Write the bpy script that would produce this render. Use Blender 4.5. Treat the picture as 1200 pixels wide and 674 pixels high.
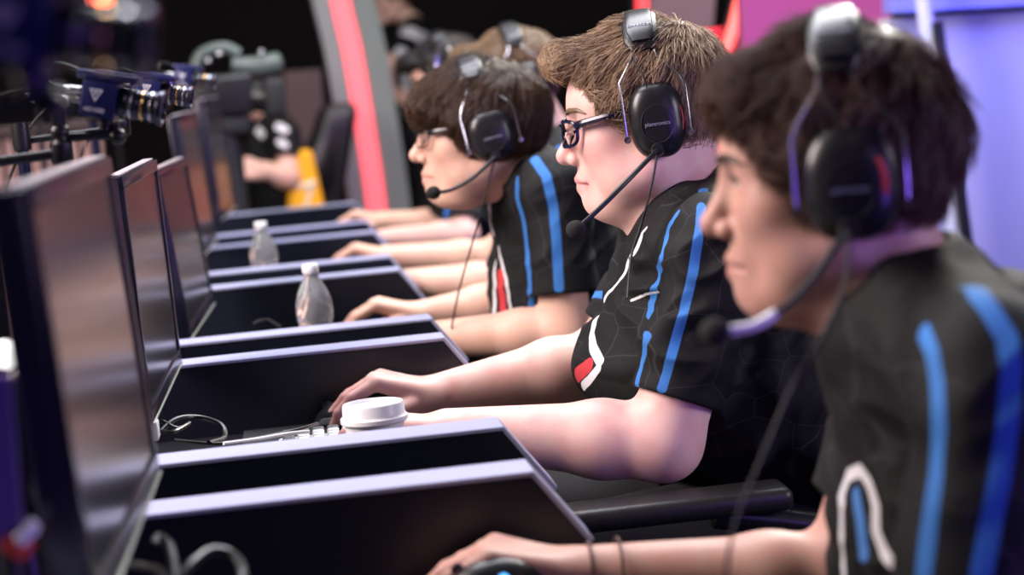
import bpy, bmesh, math, random
import numpy as np
from mathutils import Vector, Matrix
from mathutils.bvhtree import BVHTree

random.seed(7)
RNG = np.random.default_rng(7)
for o in list(bpy.data.objects):
    bpy.data.objects.remove(o)
SC = bpy.context.scene
COL = SC.collection

# ------------------------------------------------------------------ camera
FPX, CX, CY = 2400.0, 600.0, 337.0            # focal length in pixels of a 1200 x 674 frame
VP = (323.0, 98.0)                            # where the row of desks runs to
ROLL = -0.092
CAMZ = 1.25
_a = np.array([VP[0]-CX, CY-VP[1], -FPX])
Yc = _a/np.linalg.norm(_a)
_b0 = np.array([VP[0]-CX, CY-VP[1], -FPX])
_b1 = np.array([1.0, -ROLL, 0.0])
_t = -Yc.dot(_b0)/Yc.dot(_b1)
Xc = _b0 + _t*_b1
Xc = Xc/np.linalg.norm(Xc)
if Xc[0] < 0: Xc = -Xc
Zc = np.cross(Xc, Yc)
R = np.array([Xc, Yc, Zc])                    # camera -> world
cam = bpy.data.cameras.new('camera'); camo = bpy.data.objects.new('camera', cam); COL.objects.link(camo)
M4 = Matrix([list(map(float, R[i])) + [0.0] for i in range(3)] + [[0, 0, 0, 1]])
M4.translation = Vector((0, 0, CAMZ))
camo.matrix_world = M4
cam.sensor_width = 36.0; cam.sensor_fit = 'HORIZONTAL'; cam.lens = FPX/1200*36
cam.clip_start = 0.05; cam.clip_end = 100
cam.dof.use_dof = True; cam.dof.focus_distance = 2.66; cam.dof.aperture_fstop = 3.6
SC.camera = camo

def W(px, py, Y):
    d = R @ np.array([px-CX, CY-py, -FPX]); d = d*(Y/d[1])
    return np.array([d[0], d[1], d[2]+CAMZ])

# ------------------------------------------------------------------ light and exposure
SC.view_settings.view_transform = 'Standard'
try: SC.view_settings.look = 'None'
except Exception: pass
SC.view_settings.gamma = 1.0
SC.view_settings.use_curve_mapping = False
SC.view_settings.exposure = 0.0
wd = bpy.data.worlds.new('world'); SC.world = wd; wd.use_nodes = True
wd.node_tree.nodes['Background'].inputs[0].default_value = (0.5, 0.45, 0.6, 1)
wd.node_tree.nodes['Background'].inputs[1].default_value = 0.032

def area(name, loc, target, size, power, color, size_y=None, spread=180):
    l = bpy.data.lights.new(name, 'AREA'); l.energy = power; l.color = color; l.size = size
    if size_y: l.shape = 'RECTANGLE'; l.size_y = size_y
    l.spread = math.radians(spread)
    o = bpy.data.objects.new(name, l); COL.objects.link(o)
    o.location = loc
    o.rotation_euler = (Vector(target)-Vector(loc)).to_track_quat('-Z', 'Y').to_euler()
    return o
area('stage_key', (-2.6, 2.3, 3.0), (0.5, 3.0, 1.0), 1.4, 310, (1.0, 0.84, 0.82), 2.2)
area('stage_top', (0.5, 4.1, 4.2), (0.35, 4.0, 0.8), 1.6, 280, (0.93, 0.93, 1.0), 4.0)
area('added_fill', (1.6, -2.2, 2.4), (0.6, 2.4, 0.9), 1.2, 9, (0.66, 0.5, 1.0))  # added weak fill that lifts the camera-facing sides
area('stage_back', (2.6, 6.5, 3.6), (0.4, 2.6, 1.1), 1.2, 190, (1.0, 0.95, 0.86))
area('blue_side', (1.9, 0.1, 0.9), (0.5, 2.5, 0.9), 0.8, 22, (0.26, 0.12, 1.0))
area('blue_wash', (2.2, 4.2, 2.7), (1.8, 5.6, 1.2), 0.6, 16, (0.16, 0.14, 1.0), spread=90)
area('blue_backdrop', (2.55, 3.9, 1.3), (2.1, 5.1, 1.15), 0.4, 6, (0.1, 0.05, 1.0), spread=120)
area('side_soft', (2.3, 1.5, 1.5), (0.75, 2.6, 0.8), 0.7, 9, (0.95, 0.85, 1.0), spread=120)
area('added_red_fill', (1.25, 6.5, 2.4), (1.42, 7.2, 1.3), 0.4, 10, (1.0, 0.05, 0.08), spread=100)  # added red light to brighten the dim red booth panel
area('house_wash', (0.3, 7.2, 4.6), (0.3, 10.0, 0.8), 2.0, 75, (0.95, 0.95, 0.90))

# ------------------------------------------------------------------ materials
MATS = {}
def mat(name, col=(0.5, 0.5, 0.5), rough=0.5, metal=0.0, spec=0.5, emit=None, estr=0.0, trans=0.0, coat=0.0,
        sss=0.0, bump=0.0, bscale=200.0, var=0.0, vscale=20.0, alpha=1.0, ior=1.45, sheen=0.0):
    if name in MATS: return MATS[name]
    m = bpy.data.materials.new(name); m.use_nodes = True
    nt = m.node_tree; b = nt.nodes['Principled BSDF']
    b.inputs['Base Color'].default_value = (*col, 1); b.inputs['Roughness'].default_value = rough
    b.inputs['Metallic'].default_value = metal; b.inputs['Specular IOR Level'].default_value = spec
    b.inputs['IOR'].default_value = ior
    b.inputs['Transmission Weight'].default_value = trans; b.inputs['Coat Weight'].default_value = coat
    b.inputs['Sheen Weight'].default_value = sheen
    b.inputs['Alpha'].default_value = alpha
    if sss:
        b.inputs['Subsurface Weight'].default_value = sss
        b.inputs['Subsurface Radius'].default_value = (1.0, 0.35, 0.2); b.inputs['Subsurface Scale'].default_value = 0.008
    if emit:
        b.inputs['Emission Color'].default_value = (*emit, 1); b.inputs['Emission Strength'].default_value = estr
    tc = nt.nodes.new('ShaderNodeTexCoord')
    if bump:
        n = nt.nodes.new('ShaderNodeTexNoise'); n.inputs['Scale'].default_value = bscale; n.inputs['Detail'].default_value = 3
        bp = nt.nodes.new('ShaderNodeBump'); bp.inputs['Strength'].default_value = bump; bp.inputs['Distance'].default_value = 0.002
        nt.links.new(tc.outputs['Object'], n.inputs['Vector']); nt.links.new(n.outputs['Fac'], bp.inputs['Height'])
        nt.links.new(bp.outputs['Normal'], b.inputs['Normal'])
    if var:
        n = nt.nodes.new('ShaderNodeTexNoise'); n.inputs['Scale'].default_value = vscale; n.inputs['Detail'].default_value = 4
        mx = nt.nodes.new('ShaderNodeMix'); mx.data_type = 'RGBA'
        mx.inputs[6].default_value = (*[c*(1-var) for c in col], 1); mx.inputs[7].default_value = (*[min(1, c*(1+var)) for c in col], 1)
        nt.links.new(tc.outputs['Object'], n.inputs['Vector']); nt.links.new(n.outputs['Fac'], mx.inputs[0])
        nt.links.new(mx.outputs[2], b.inputs['Base Color'])
    MATS[name] = m
    return m

def skin_mat(name, col, lip, red):
    m = mat(name, col, 0.48, sss=0.25, bump=0.12, bscale=700, spec=0.4)
    nt = m.node_tree; b = nt.nodes['Principled BSDF']
    n = nt.nodes.new('ShaderNodeTexNoise'); n.inputs['Scale'].default_value = 28; n.inputs['Detail'].default_value = 5
    tc = nt.nodes.new('ShaderNodeTexCoord'); nt.links.new(tc.outputs['Object'], n.inputs['Vector'])
    rp = nt.nodes.new('ShaderNodeMapRange'); rp.inputs[1].default_value = 0.40; rp.inputs[2].default_value = 0.95
    nt.links.new(n.outputs['Fac'], rp.inputs[0])
    m1 = nt.nodes.new('ShaderNodeMix'); m1.data_type = 'RGBA'
    m1.inputs[6].default_value = (*col, 1); m1.inputs[7].default_value = (*red, 1)
    nt.links.new(rp.outputs[0], m1.inputs[0])
    at = nt.nodes.new('ShaderNodeAttribute'); at.attribute_name = 'blush'
    m2 = nt.nodes.new('ShaderNodeMix'); m2.data_type = 'RGBA'; m2.inputs[7].default_value = (*red, 1)
    nt.links.new(at.outputs['Fac'], m2.inputs[0]); nt.links.new(m1.outputs[2], m2.inputs[6])
    a2 = nt.nodes.new('ShaderNodeAttribute'); a2.attribute_name = 'lip'
    m3 = nt.nodes.new('ShaderNodeMix'); m3.data_type = 'RGBA'; m3.inputs[7].default_value = (*lip, 1)
    nt.links.new(a2.outputs['Fac'], m3.inputs[0]); nt.links.new(m2.outputs[2], m3.inputs[6])
    nt.links.new(m3.outputs[2], b.inputs['Base Color'])
    return m

JCOL = {'blue': (0.04, 0.165, 0.47), 'white': (0.72, 0.72, 0.74), 'red': (0.55, 0.05, 0.06), 'sky': (0.07, 0.2, 0.5)}
def jersey_mat():
    m = mat('jersey_cloth', (0.009, 0.0095, 0.010), 0.7, spec=0.20, bump=0.25, bscale=900)
    nt = m.node_tree; b = nt.nodes['Principled BSDF']
    tc = nt.nodes.new('ShaderNodeTexCoord')
    v = nt.nodes.new('ShaderNodeTexVoronoi'); v.feature = 'DISTANCE_TO_EDGE'; v.inputs['Scale'].default_value = 13; v.inputs['Randomness'].default_value = 0.55
    nt.links.new(tc.outputs['Object'], v.inputs['Vector'])
    r = nt.nodes.new('ShaderNodeMapRange'); r.inputs[1].default_value = 0.004; r.inputs[2].default_value = 0.012
    r.inputs[3].default_value = 0.55; r.inputs[4].default_value = 0.0
    nt.links.new(v.outputs['Distance'], r.inputs[0])
    mx = nt.nodes.new('ShaderNodeMix'); mx.data_type = 'RGBA'
    mx.inputs[6].default_value = (0.009, 0.0095, 0.010, 1); mx.inputs[7].default_value = (0.04, 0.043, 0.046, 1)
    nt.links.new(r.outputs[0], mx.inputs[0])
    last = mx.outputs[2]
    for k, c in JCOL.items():
        at = nt.nodes.new('ShaderNodeAttribute'); at.attribute_name = k
        mr = nt.nodes.new('ShaderNodeMapRange'); mr.inputs[1].default_value = -0.0006; mr.inputs[2].default_value = 0.0006
        nt.links.new(at.outputs['Fac'], mr.inputs[0])
        mm = nt.nodes.new('ShaderNodeMix'); mm.data_type = 'RGBA'; mm.inputs[7].default_value = (*c, 1)
        nt.links.new(mr.outputs[0], mm.inputs[0]); nt.links.new(last, mm.inputs[6]); last = mm.outputs[2]
    nt.links.new(last, b.inputs['Base Color'])
    return m

def hair_mat(name, col, rough=0.42):
    m = bpy.data.materials.new(name); m.use_nodes = True; nt = m.node_tree
    b = nt.nodes['Principled BSDF']
    hi = nt.nodes.new('ShaderNodeHairInfo')
    mx = nt.nodes.new('ShaderNodeMix'); mx.data_type = 'RGBA'
    mx.inputs[6].default_value = (*[c*0.55 for c in col], 1); mx.inputs[7].default_value = (*[c*1.5 for c in col], 1)
    nt.links.new(hi.outputs['Random'], mx.inputs[0]); nt.links.new(mx.outputs[2], b.inputs['Base Color'])
    b.inputs['Roughness'].default_value = rough; b.inputs['Specular IOR Level'].default_value = 0.35
    return m

M_BLACK = mat('black_plastic', (0.012, 0.012, 0.014), 0.32)
M_BLACKM = mat('matte_black', (0.014, 0.014, 0.016), 0.6, bump=0.1, bscale=300)
M_GLOSS = mat('gloss_black_laminate', (0.008, 0.010, 0.020), 0.34, spec=0.35, var=0.3, vscale=6)
M_WHITE = mat('white_laminate', (0.33, 0.35, 0.52), 0.4, var=0.04, vscale=30)
M_SCREEN = mat('screen_glass', (0.025, 0.025, 0.028), 0.2, spec=0.32)
M_BEZEL = mat('monitor_bezel', (0.010, 0.010, 0.022), 0.25, spec=0.6)
M_METAL = mat('steel', (0.55, 0.55, 0.58), 0.25, metal=1.0)
M_DMETAL = mat('dark_steel', (0.10, 0.10, 0.12), 0.3, metal=1.0)
M_NAVY = mat('navy_anodised', (0.014, 0.017, 0.09), 0.35, metal=0.2, spec=0.6)
M_LOGO = mat('white_print', (0.75, 0.75, 0.78), 0.5)
M_GREYP = mat('grey_print', (0.30, 0.32, 0.40), 0.5)
M_LEATHER = mat('black_leather', (0.011, 0.011, 0.012), 0.42, bump=0.3, bscale=120, spec=0.5)
M_RUBBER = mat('foam_black', (0.010, 0.010, 0.010), 0.9, bump=0.5, bscale=800)
M_RED = mat('red_accent', (0.62, 0.05, 0.03), 0.4)
M_LENS = mat('spectacle_lens', (0.9, 0.92, 0.95), 0.02, trans=1.0, ior=1.12)
M_PLASTIC = mat('clear_bottle', (0.93, 0.95, 0.97), 0.10, trans=0.86, ior=1.30, bump=0.0)
M_WATER = mat('water', (0.92, 0.95, 1.0), 0.0, trans=1.0, ior=1.33)
M_CAPW = mat('white_plastic', (0.82, 0.82, 0.84), 0.35)
M_PAPER = mat('white_paper_cup', (0.78, 0.77, 0.76), 0.6, bump=0.05, bscale=300)
M_JERSEY = jersey_mat()
M_TROUS = mat('black_trousers', (0.012, 0.012, 0.014), 0.8, bump=0.2, bscale=500)
M_SHOE = mat('black_shoe', (0.015, 0.015, 0.016), 0.5)
M_EYEW = mat('eye', (0.75, 0.73, 0.70), 0.12)

# ------------------------------------------------------------------ object helpers
def tag(o, label=None, cat=None, group=None, kind=None):
    if label: o['label'] = label
    if cat: o['category'] = cat
    if group: o['group'] = group
    if kind: o['kind'] = kind
    return o
def empty(name, loc, label, cat, group=None, rz=0.0):
    o = bpy.data.objects.new(name, None); COL.objects.link(o); o.location = loc; o.rotation_euler = (0, 0, rz)
    o.empty_display_size = 0.05
    return tag(o, label, cat, group)
def link(name, me, m, parent=None, smooth=True):
    o = bpy.data.objects.new(name, me); COL.objects.link(o)
    if m is not None and len(me.materials) == 0: me.materials.append(m)
    if parent is not None: o.parent = parent
    return o
class MB:
    def __init__(s): s.bm = bmesh.new()
    def box(s, c, size, rot=None, bevel=0.0, seg=2):
        t = bmesh.new(); bmesh.ops.create_cube(t, size=1.0)
        for v in t.verts: v.co = Vector((v.co.x*size[0], v.co.y*size[1], v.co.z*size[2]))
        if bevel: bmesh.ops.bevel(t, geom=t.edges[:], offset=bevel, segments=seg, profile=0.5, affect='EDGES')
        s._put(t, c, rot); return s
    def _put(s, t, c=(0, 0, 0), rot=None):
        mtx = Matrix.Translation(Vector(c))
        if rot is not None: mtx = mtx @ (rot.to_4x4() if isinstance(rot, Matrix) else rot)
        bmesh.ops.transform(t, matrix=mtx, verts=t.verts[:])
        me = bpy.data.meshes.new('tmp'); t.to_mesh(me); t.free(); s.bm.from_mesh(me); bpy.data.meshes.remove(me)
    def prism(s, pts, depth, c=(0, 0, 0), rot=None, bevel=0.0, seg=2):
        """outline in local x,z; extruded along local y by depth (centred)"""
        t = bmesh.new(); vs = [t.verts.new((p[0], -depth/2, p[1])) for p in pts]
        f = t.faces.new(vs); r = bmesh.ops.extrude_face_region(t, geom=[f])
        bmesh.ops.translate(t, vec=(0, depth, 0), verts=[g for g in r['geom'] if isinstance(g, bmesh.types.BMVert)])
        bmesh.ops.recalc_face_normals(t, faces=t.faces[:])
        if bevel: bmesh.ops.bevel(t, geom=t.edges[:], offset=bevel, segments=seg, profile=0.5, affect='EDGES')
        s._put(t, c, rot); return s
    def lathe(s, prof, c=(0, 0, 0), axis=(0, 0, 1), n=32, cap=True):
        t = bmesh.new(); rings = []
        for r, z in prof:
            rings.append([t.verts.new((max(r, 1e-5)*math.cos(2*math.pi*i/n), max(r, 1e-5)*math.sin(2*math.pi*i/n), z)) for i in range(n)])
        for a, b in zip(rings, rings[1:]):
            for i in range(n): t.faces.new((a[i], a[(i+1) % n], b[(i+1) % n], b[i]))
        if cap:
            t.faces.new(rings[0][::-1]); t.faces.new(rings[-1])
        bmesh.ops.recalc_face_normals(t, faces=t.faces[:])
        s._put(t, c, Vector((0, 0, 1)).rotation_difference(Vector(axis)).to_matrix()); return s
    def tube(s, pts, r, n=10, smooth=0, closed=False):
        P = [Vector(p) for p in pts]
        if smooth: P = catmull(P, smooth, closed)
        rr = r if hasattr(r, '__len__') else None
        t = bmesh.new(); rings = []; L = len(P); up = None
        for i, p in enumerate(P):
            a = P[(i-1) % L] if (closed or i > 0) else p; b = P[(i+1) % L] if (closed or i < L-1) else p
            d = (b-a).normalized()
            if up is None: up = d.orthogonal().normalized()
            up = (up - d*up.dot(d)).normalized(); sd = d.cross(up)
            if rr: k = i/(L-1)*(len(rr)-1); j = min(int(k), len(rr)-2); rad = rr[j]+(rr[j+1]-rr[j])*(k-j)
            else: rad = r
            rings.append([t.verts.new(p + (up*math.cos(2*math.pi*q/n)+sd*math.sin(2*math.pi*q/n))*rad) for q in range(n)])
        pairs = list(zip(rings, rings[1:])) + ([(rings[-1], rings[0])] if closed else [])
        for a, b in pairs:
            for q in range(n): t.faces.new((a[q], a[(q+1) % n], b[(q+1) % n], b[q]))
        if not closed:
            t.faces.new(rings[0][::-1]); t.faces.new(rings[-1])
        bmesh.ops.recalc_face_normals(t, faces=t.faces[:])
        s._put(t); return s
    def ball(s, c, r, rot=None, seg=24):
        t = bmesh.new(); bmesh.ops.create_uvsphere(t, u_segments=seg, v_segments=seg//2, radius=1.0)
        rv = r if hasattr(r, '__len__') else (r, r, r)
        for v in t.verts: v.co = Vector((v.co.x*rv[0], v.co.y*rv[1], v.co.z*rv[2]))
        s._put(t, c, rot); return s
    def build(s, name, m, parent=None, smooth=True, angle=40):
        me = bpy.data.meshes.new(name); s.bm.to_mesh(me); s.bm.free()
        if smooth:
            me.polygons.foreach_set('use_smooth', [True]*len(me.polygons))
            try: me.set_sharp_from_angle(angle=math.radians(angle))
            except Exception: pass
        me.materials.append(m)
        return link(name, me, None, parent)
def catmull(P, k, closed=False):
    out = []; L = len(P)
    for i in range(L if closed else L-1):
        p0 = P[(i-1) % L] if (closed or i > 0) else P[0]; p1 = P[i]; p2 = P[(i+1) % L]; p3 = P[(i+2) % L] if (closed or i+2 < L) else P[-1]
        for j in range(k):
            t = j/k
            out.append(0.5*((2*p1)+(p2-p0)*t+(2*p0-5*p1+4*p2-p3)*t*t+(3*p1-p0-3*p2+p3)*t**3))
    if not closed: out.append(P[-1])
    return out
def lettering(name, text, size, loc, rot, m, parent, ext=0.0004):
    c = bpy.data.curves.new(name, 'FONT'); c.body = text; c.size = size; c.extrude = ext; c.align_x = 'CENTER'; c.align_y = 'CENTER'
    c.materials.append(m)
    tmp = bpy.data.objects.new(name, c); COL.objects.link(tmp)
    dg = bpy.context.evaluated_depsgraph_get()
    me = bpy.data.meshes.new_from_object(tmp.evaluated_get(dg)); bpy.data.objects.remove(tmp); 
    me.name = name
    o = bpy.data.objects.new(name, me); COL.objects.link(o)
    if len(me.materials) == 0: me.materials.append(m)
    if parent is not None: o.parent = parent
    mtx = (rot.to_4x4() if isinstance(rot, Matrix) else Matrix(rot).to_4x4()); mtx.translation = Vector(loc); o.matrix_local = mtx
    return o
def copy_tree(o, parent=None):
    c = o.copy(); COL.objects.link(c)
    if parent is not None: c.parent = parent
    for ch in [x for x in bpy.data.objects if x.parent is o]:
        copy_tree(ch, c)
    return c

# ------------------------------------------------------------------ signed-distance modelling for bodies
def smin(a, b, k):
    if k <= 0: return np.minimum(a, b)
    h = np.maximum(k-np.abs(a-b), 0)/k
    return np.minimum(a, b)-h*h*(k*0.25)
def smax(a, b, k): return -smin(-a, -b, k)
class Field:
    def __init__(s, lo, hi, h):
        s.lo = np.array(lo, float); s.h = h
        s.n = np.ceil((np.array(hi, float)-s.lo)/h).astype(int)+1
        s.v = np.full(tuple(s.n), 1.0, np.float32)
    def sub(s, lo, hi):
        i0 = np.maximum(np.floor((np.array(lo)-s.lo)/s.h).astype(int), 0); i1 = np.minimum(np.ceil((np.array(hi)-s.lo)/s.h).astype(int)+1, s.n)
        if np.any(i1 <= i0): return None
        sl = tuple(slice(a, b) for a, b in zip(i0, i1))
        ax = [(s.lo[d]+s.h*np.arange(i0[d], i1[d])).astype(np.float32) for d in range(3)]
        return sl, ax[0][:, None, None], ax[1][None, :, None], ax[2][None, None, :]
    def add(s, fn, lo, hi, k, op='u'):
        m = k+4*s.h
        q = s.sub(np.array(lo)-m, np.array(hi)+m)
        if q is None: return
        sl, x, y, z = q
        d = fn(x, y, z).astype(np.float32)
        if op == 'u': s.v[sl] = smin(s.v[sl], d, k)
        elif op == 's': s.v[sl] = smax(s.v[sl], -d, k)
        elif op == 'i': s.v[sl] = smax(s.v[sl], d, k)
    def cap(s, a, b, ra, rb, k=0.0, sy=1.0, op='u'):
        a = np.array(a, float); b = np.array(b, float); r = max(ra, rb)*max(sy, 1.0)
        s.add(lambda x, y, z: capd(x, y, z, a, b, ra, rb, sy), np.minimum(a, b)-r, np.maximum(a, b)+r, k, op)
    def ball(s, c, r, k=0.0, op='u'):
        c = np.array(c, float)
        s.add(lambda x, y, z: np.sqrt((x-c[0])**2+(y-c[1])**2+(z-c[2])**2)-r, c-r, c+r, k, op)
    def ell(s, c, r, k=0.0, op='u'):
        c = np.array(c, float); r = np.array(r, float)
        s.add(lambda x, y, z: elld(x, y, z, c, r), c-r, c+r, k, op)
    def mesh(s, name):
        v = s.v; ins = v < 0
        A = [ins[i:ins.shape[0]-1+i, j:ins.shape[1]-1+j, k:ins.shape[2]-1+k] for i in (0, 1) for j in (0, 1) for k in (0, 1)]
        any_ = A[0].copy(); all_ = A[0].copy()
        for q in A[1:]: any_ |= q; all_ &= q
        act = any_ & ~all_
        ii, jj, kk = np.nonzero(act)
        cid = np.full(act.shape, -1, np.int32); cid[ii, jj, kk] = np.arange(len(ii), dtype=np.int32)
        acc = np.zeros((len(ii), 3)); cnt = np.zeros(len(ii))
        cor = [(i, j, k) for i in (0, 1) for j in (0, 1) for k in (0, 1)]
        val = {c: v[ii+c[0], jj+c[1], kk+c[2]].astype(float) for c in cor}
        for c in cor:
            for ax in range(3):
                if c[ax] == 0:
                    e = list(c); e[ax] = 1; e = tuple(e)
                    s0, s1 = val[c], val[e]; cr = (s0 < 0) != (s1 < 0)
                    t = np.where(cr, s0/np.where(cr, s0-s1, 1), 0)
                    p = np.array(c, float)[None, :].repeat(len(ii), 0); p[:, ax] += t
                    acc[cr] += p[cr]; cnt[cr] += 1
        verts = s.lo + s.h*(np.stack([ii, jj, kk], 1) + acc/cnt[:, None])
        quads = []
        for ax in range(3):
            a0 = [slice(None)]*3; a1 = [slice(None)]*3; a0[ax] = slice(0, -1); a1[ax] = slice(1, None)
            cr = ins[tuple(a0)] != ins[tuple(a1)]
            e = np.stack(np.nonzero(cr), 1)
            u, w = (ax+1) % 3, (ax+2) % 3
            ok = (e[:, u] > 0) & (e[:, w] > 0) & (e[:, u] < v.shape[u]-1) & (e[:, w] < v.shape[w]-1)
            e = e[ok]
            def cell(du, dw):
                c = e.copy(); c[:, u] -= du; c[:, w] -= dw
                return cid[c[:, 0], c[:, 1], c[:, 2]]
            q = np.stack([cell(1, 1), cell(0, 1), cell(0, 0), cell(1, 0)], 1)
            flip = ~ins[e[:, 0], e[:, 1], e[:, 2]]
            q[flip] = q[flip][:, ::-1]
            quads.append(q)
        quads = np.concatenate(quads)
        return mesh_np(name, verts, quads)
def capd(x, y, z, a, b, ra, rb, sy=1.0):
    ba = b-a; px, py, pz = x-a[0], (y-a[1])/sy, z-a[2]; by = ba[1]/sy
    L = ba[0]**2+by**2+ba[2]**2+1e-12
    t = np.clip((px*ba[0]+py*by+pz*ba[2])/L, 0, 1)
    return np.sqrt((px-t*ba[0])**2+(py-t*by)**2+(pz-t*ba[2])**2)-(ra+(rb-ra)*t)
def elld(x, y, z, c, r):
    px, py, pz = x-c[0], y-c[1], z-c[2]
    k0 = np.sqrt((px/r[0])**2+(py/r[1])**2+(pz/r[2])**2); k1 = np.sqrt((px/r[0]**2)**2+(py/r[1]**2)**2+(pz/r[2]**2)**2)
    return k0*(k0-1)/np.maximum(k1, 1e-6)
def mesh_np(name, verts, quads):
    me = bpy.data.meshes.new(name)
    me.vertices.add(len(verts)); me.vertices.foreach_set('co', np.ascontiguousarray(verts, dtype=np.float32).ravel())
    me.loops.add(quads.size); me.loops.foreach_set('vertex_index', np.ascontiguousarray(quads, dtype=np.int32).ravel())
    me.polygons.add(len(quads)); me.polygons.foreach_set('loop_start', np.arange(0, quads.size, 4, dtype=np.int32))
    me.update(calc_edges=True); me.validate()
    me.polygons.foreach_set('use_smooth', np.ones(len(me.polygons), bool))
    return me
def getv(me):
    a = np.empty(len(me.vertices)*3, np.float32); me.vertices.foreach_get('co', a); return a.reshape(-1, 3).astype(float)
def getn(me):
    a = np.empty(len(me.vertices)*3, np.float32); me.vertex_normals.foreach_get('vector', a); return a.reshape(-1, 3).astype(float)
def setv(me, v): me.vertices.foreach_set('co', v.astype(np.float32).ravel()); me.update()
def setattr_f(me, name, arr):
    a = me.attributes.new(name, 'FLOAT', 'POINT'); a.data.foreach_set('value', arr.astype(np.float32))
def vnoise(p, sc, seed=0):
    q = p*sc; i = np.floor(q).astype(np.int64); f = q-i; f = f*f*(3-2*f); out = np.zeros(len(p))
    for a in (0, 1):
        for b in (0, 1):
            for c in (0, 1):
                n = (i[:, 0]+a)*374761393+(i[:, 1]+b)*668265263+(i[:, 2]+c)*2147483647+seed*1274126177
                n = (n ^ (n >> 13))*1274126177; n = (n ^ (n >> 16)) & 0xffff
                out += (n/32767.5-1)*np.abs(1-a-f[:, 0])*np.abs(1-b-f[:, 1])*np.abs(1-c-f[:, 2])
    return out
def seg_dist(p, pts):
    d = np.full(len(p), 9.0)
    for a, b in zip(pts[:-1], pts[1:]):
        a = np.array(a); b = np.array(b); ba = b-a
        t = np.clip(((p-a)@ba)/(ba@ba+1e-12), 0, 1)
        d = np.minimum(d, np.linalg.norm(p-a-t[:, None]*ba, axis=1))
    return d
def bvh_of(me):
    v = getv(me); nq = len(me.polygons); a = np.empty(len(me.loops), np.int32); me.loops.foreach_get('vertex_index', a)
    return BVHTree.FromPolygons([tuple(x) for x in v], [tuple(x) for x in a.reshape(nq, 4)] if a.size == nq*4 else [tuple(p.vertices) for p in me.polygons])

# ------------------------------------------------------------------ people
def head_frame(C, pitch=0, yaw=0, roll=0, s=1.0):
    """columns: forward, left, up of a head that looks along -X; pitch>0 looks down, yaw>0 turns towards -Y"""
    base = Matrix(((-1, 0, 0), (0, -1, 0), (0, 0, 1)))            # local x -> -X, y -> -Y
    r = Matrix.Rotation(math.radians(yaw), 3, 'Z') @ base @ Matrix.Rotation(math.radians(pitch), 3, 'Y') @ Matrix.Rotation(math.radians(roll), 3, 'X')
    return np.array(C, float), np.array(r), s
def to_world(F, p):
    C, r, s = F; return C + (np.atleast_2d(np.array(p, float))*s) @ r.T
def hw(F, x, y, z): return to_world(F, (x, y, z))[0]

def head_sdf(x, y, z, fat=0.0):
    ay = np.abs(y); A = lambda *v: np.array(v, float)
    sph = lambda c, r: np.sqrt((x-c[0])**2+(ay-c[1])**2+(z-c[2])**2)-r
    ell = lambda c, r: elld(x, ay, z, A(*c), A(*r))
    cp = lambda a, b, ra, rb: capd(x, ay, z, A(*a), A(*b), ra, rb)
    d = ell((-0.002, 0, .036), (.097, .077, .082))
    d = smin(d, ell((.034, 0, -.012), (.063, .062, .085)), .03)
    d = smin(d, ell((.048, 0, .038), (.050, .060, .048)), .025)
    d = smin(d, cp((.005, .054+.006*fat, -.058), (.068, .016, -.093), .022+.006*fat, .018+.003*fat), .028)
    d = smin(d, sph((.083, 0, -.094), .017), .018)
    d = smin(d, sph((.058, .042, -.020), .024+.004*fat), .025)
    if fat: 
        d = smin(d, sph((.036, .045, -.060), .022+.008*fat), .03)
        d = smin(d, ell((.035, 0, -.105), (.042, .04, .022+.006*fat)), .03)
    d = smin(d, ell((.078, 0, -.060), (.024, .028, .032)), .018)
    d = smin(d, cp((.087, .014, .027), (.068, .045, .027), .010, .009), .016)
    d = smax(d, -sph((.101, .032, .008), .0135), .014)
    d = smin(d, sph((.0775, .032, .008), .0148), .004)
    d = smax(d, -elld(x, ay, z, A(.0935, .032, .0065), A(.0115, .0125, .0048)), .002)
    d = smin(d, cp((.093, 0, .014), (.115, 0, -.028), .0075, .0105), .014)
    d = smin(d, sph((.1155, 0, -.0305), .0108), .007)
    d = smin(d, sph((.1035, .0120, -.0355), .0083), .006)
    d = smax(d, -sph((.110, .0062, -.0455), .0042), .003)
    d = smin(d, cp((.1015, 0, -.0625), (.088, .021, -.068), .0066, .0036), .006)
    d = smin(d, cp((.0985, 0, -.0748), (.087, .019, -.071), .0080, .0036), .006)
    d = smax(d, -cp((.110, 0, -.0684), (.089, .025, -.0700), .0022, .0020), .003)
    e = ell((-.014, .080, .002), (.021, .009, .033)); e = smax(e, -ell((-.010, .090, .004), (.011, .008, .02)), .006)
    return smin(d, e, .008)

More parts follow.
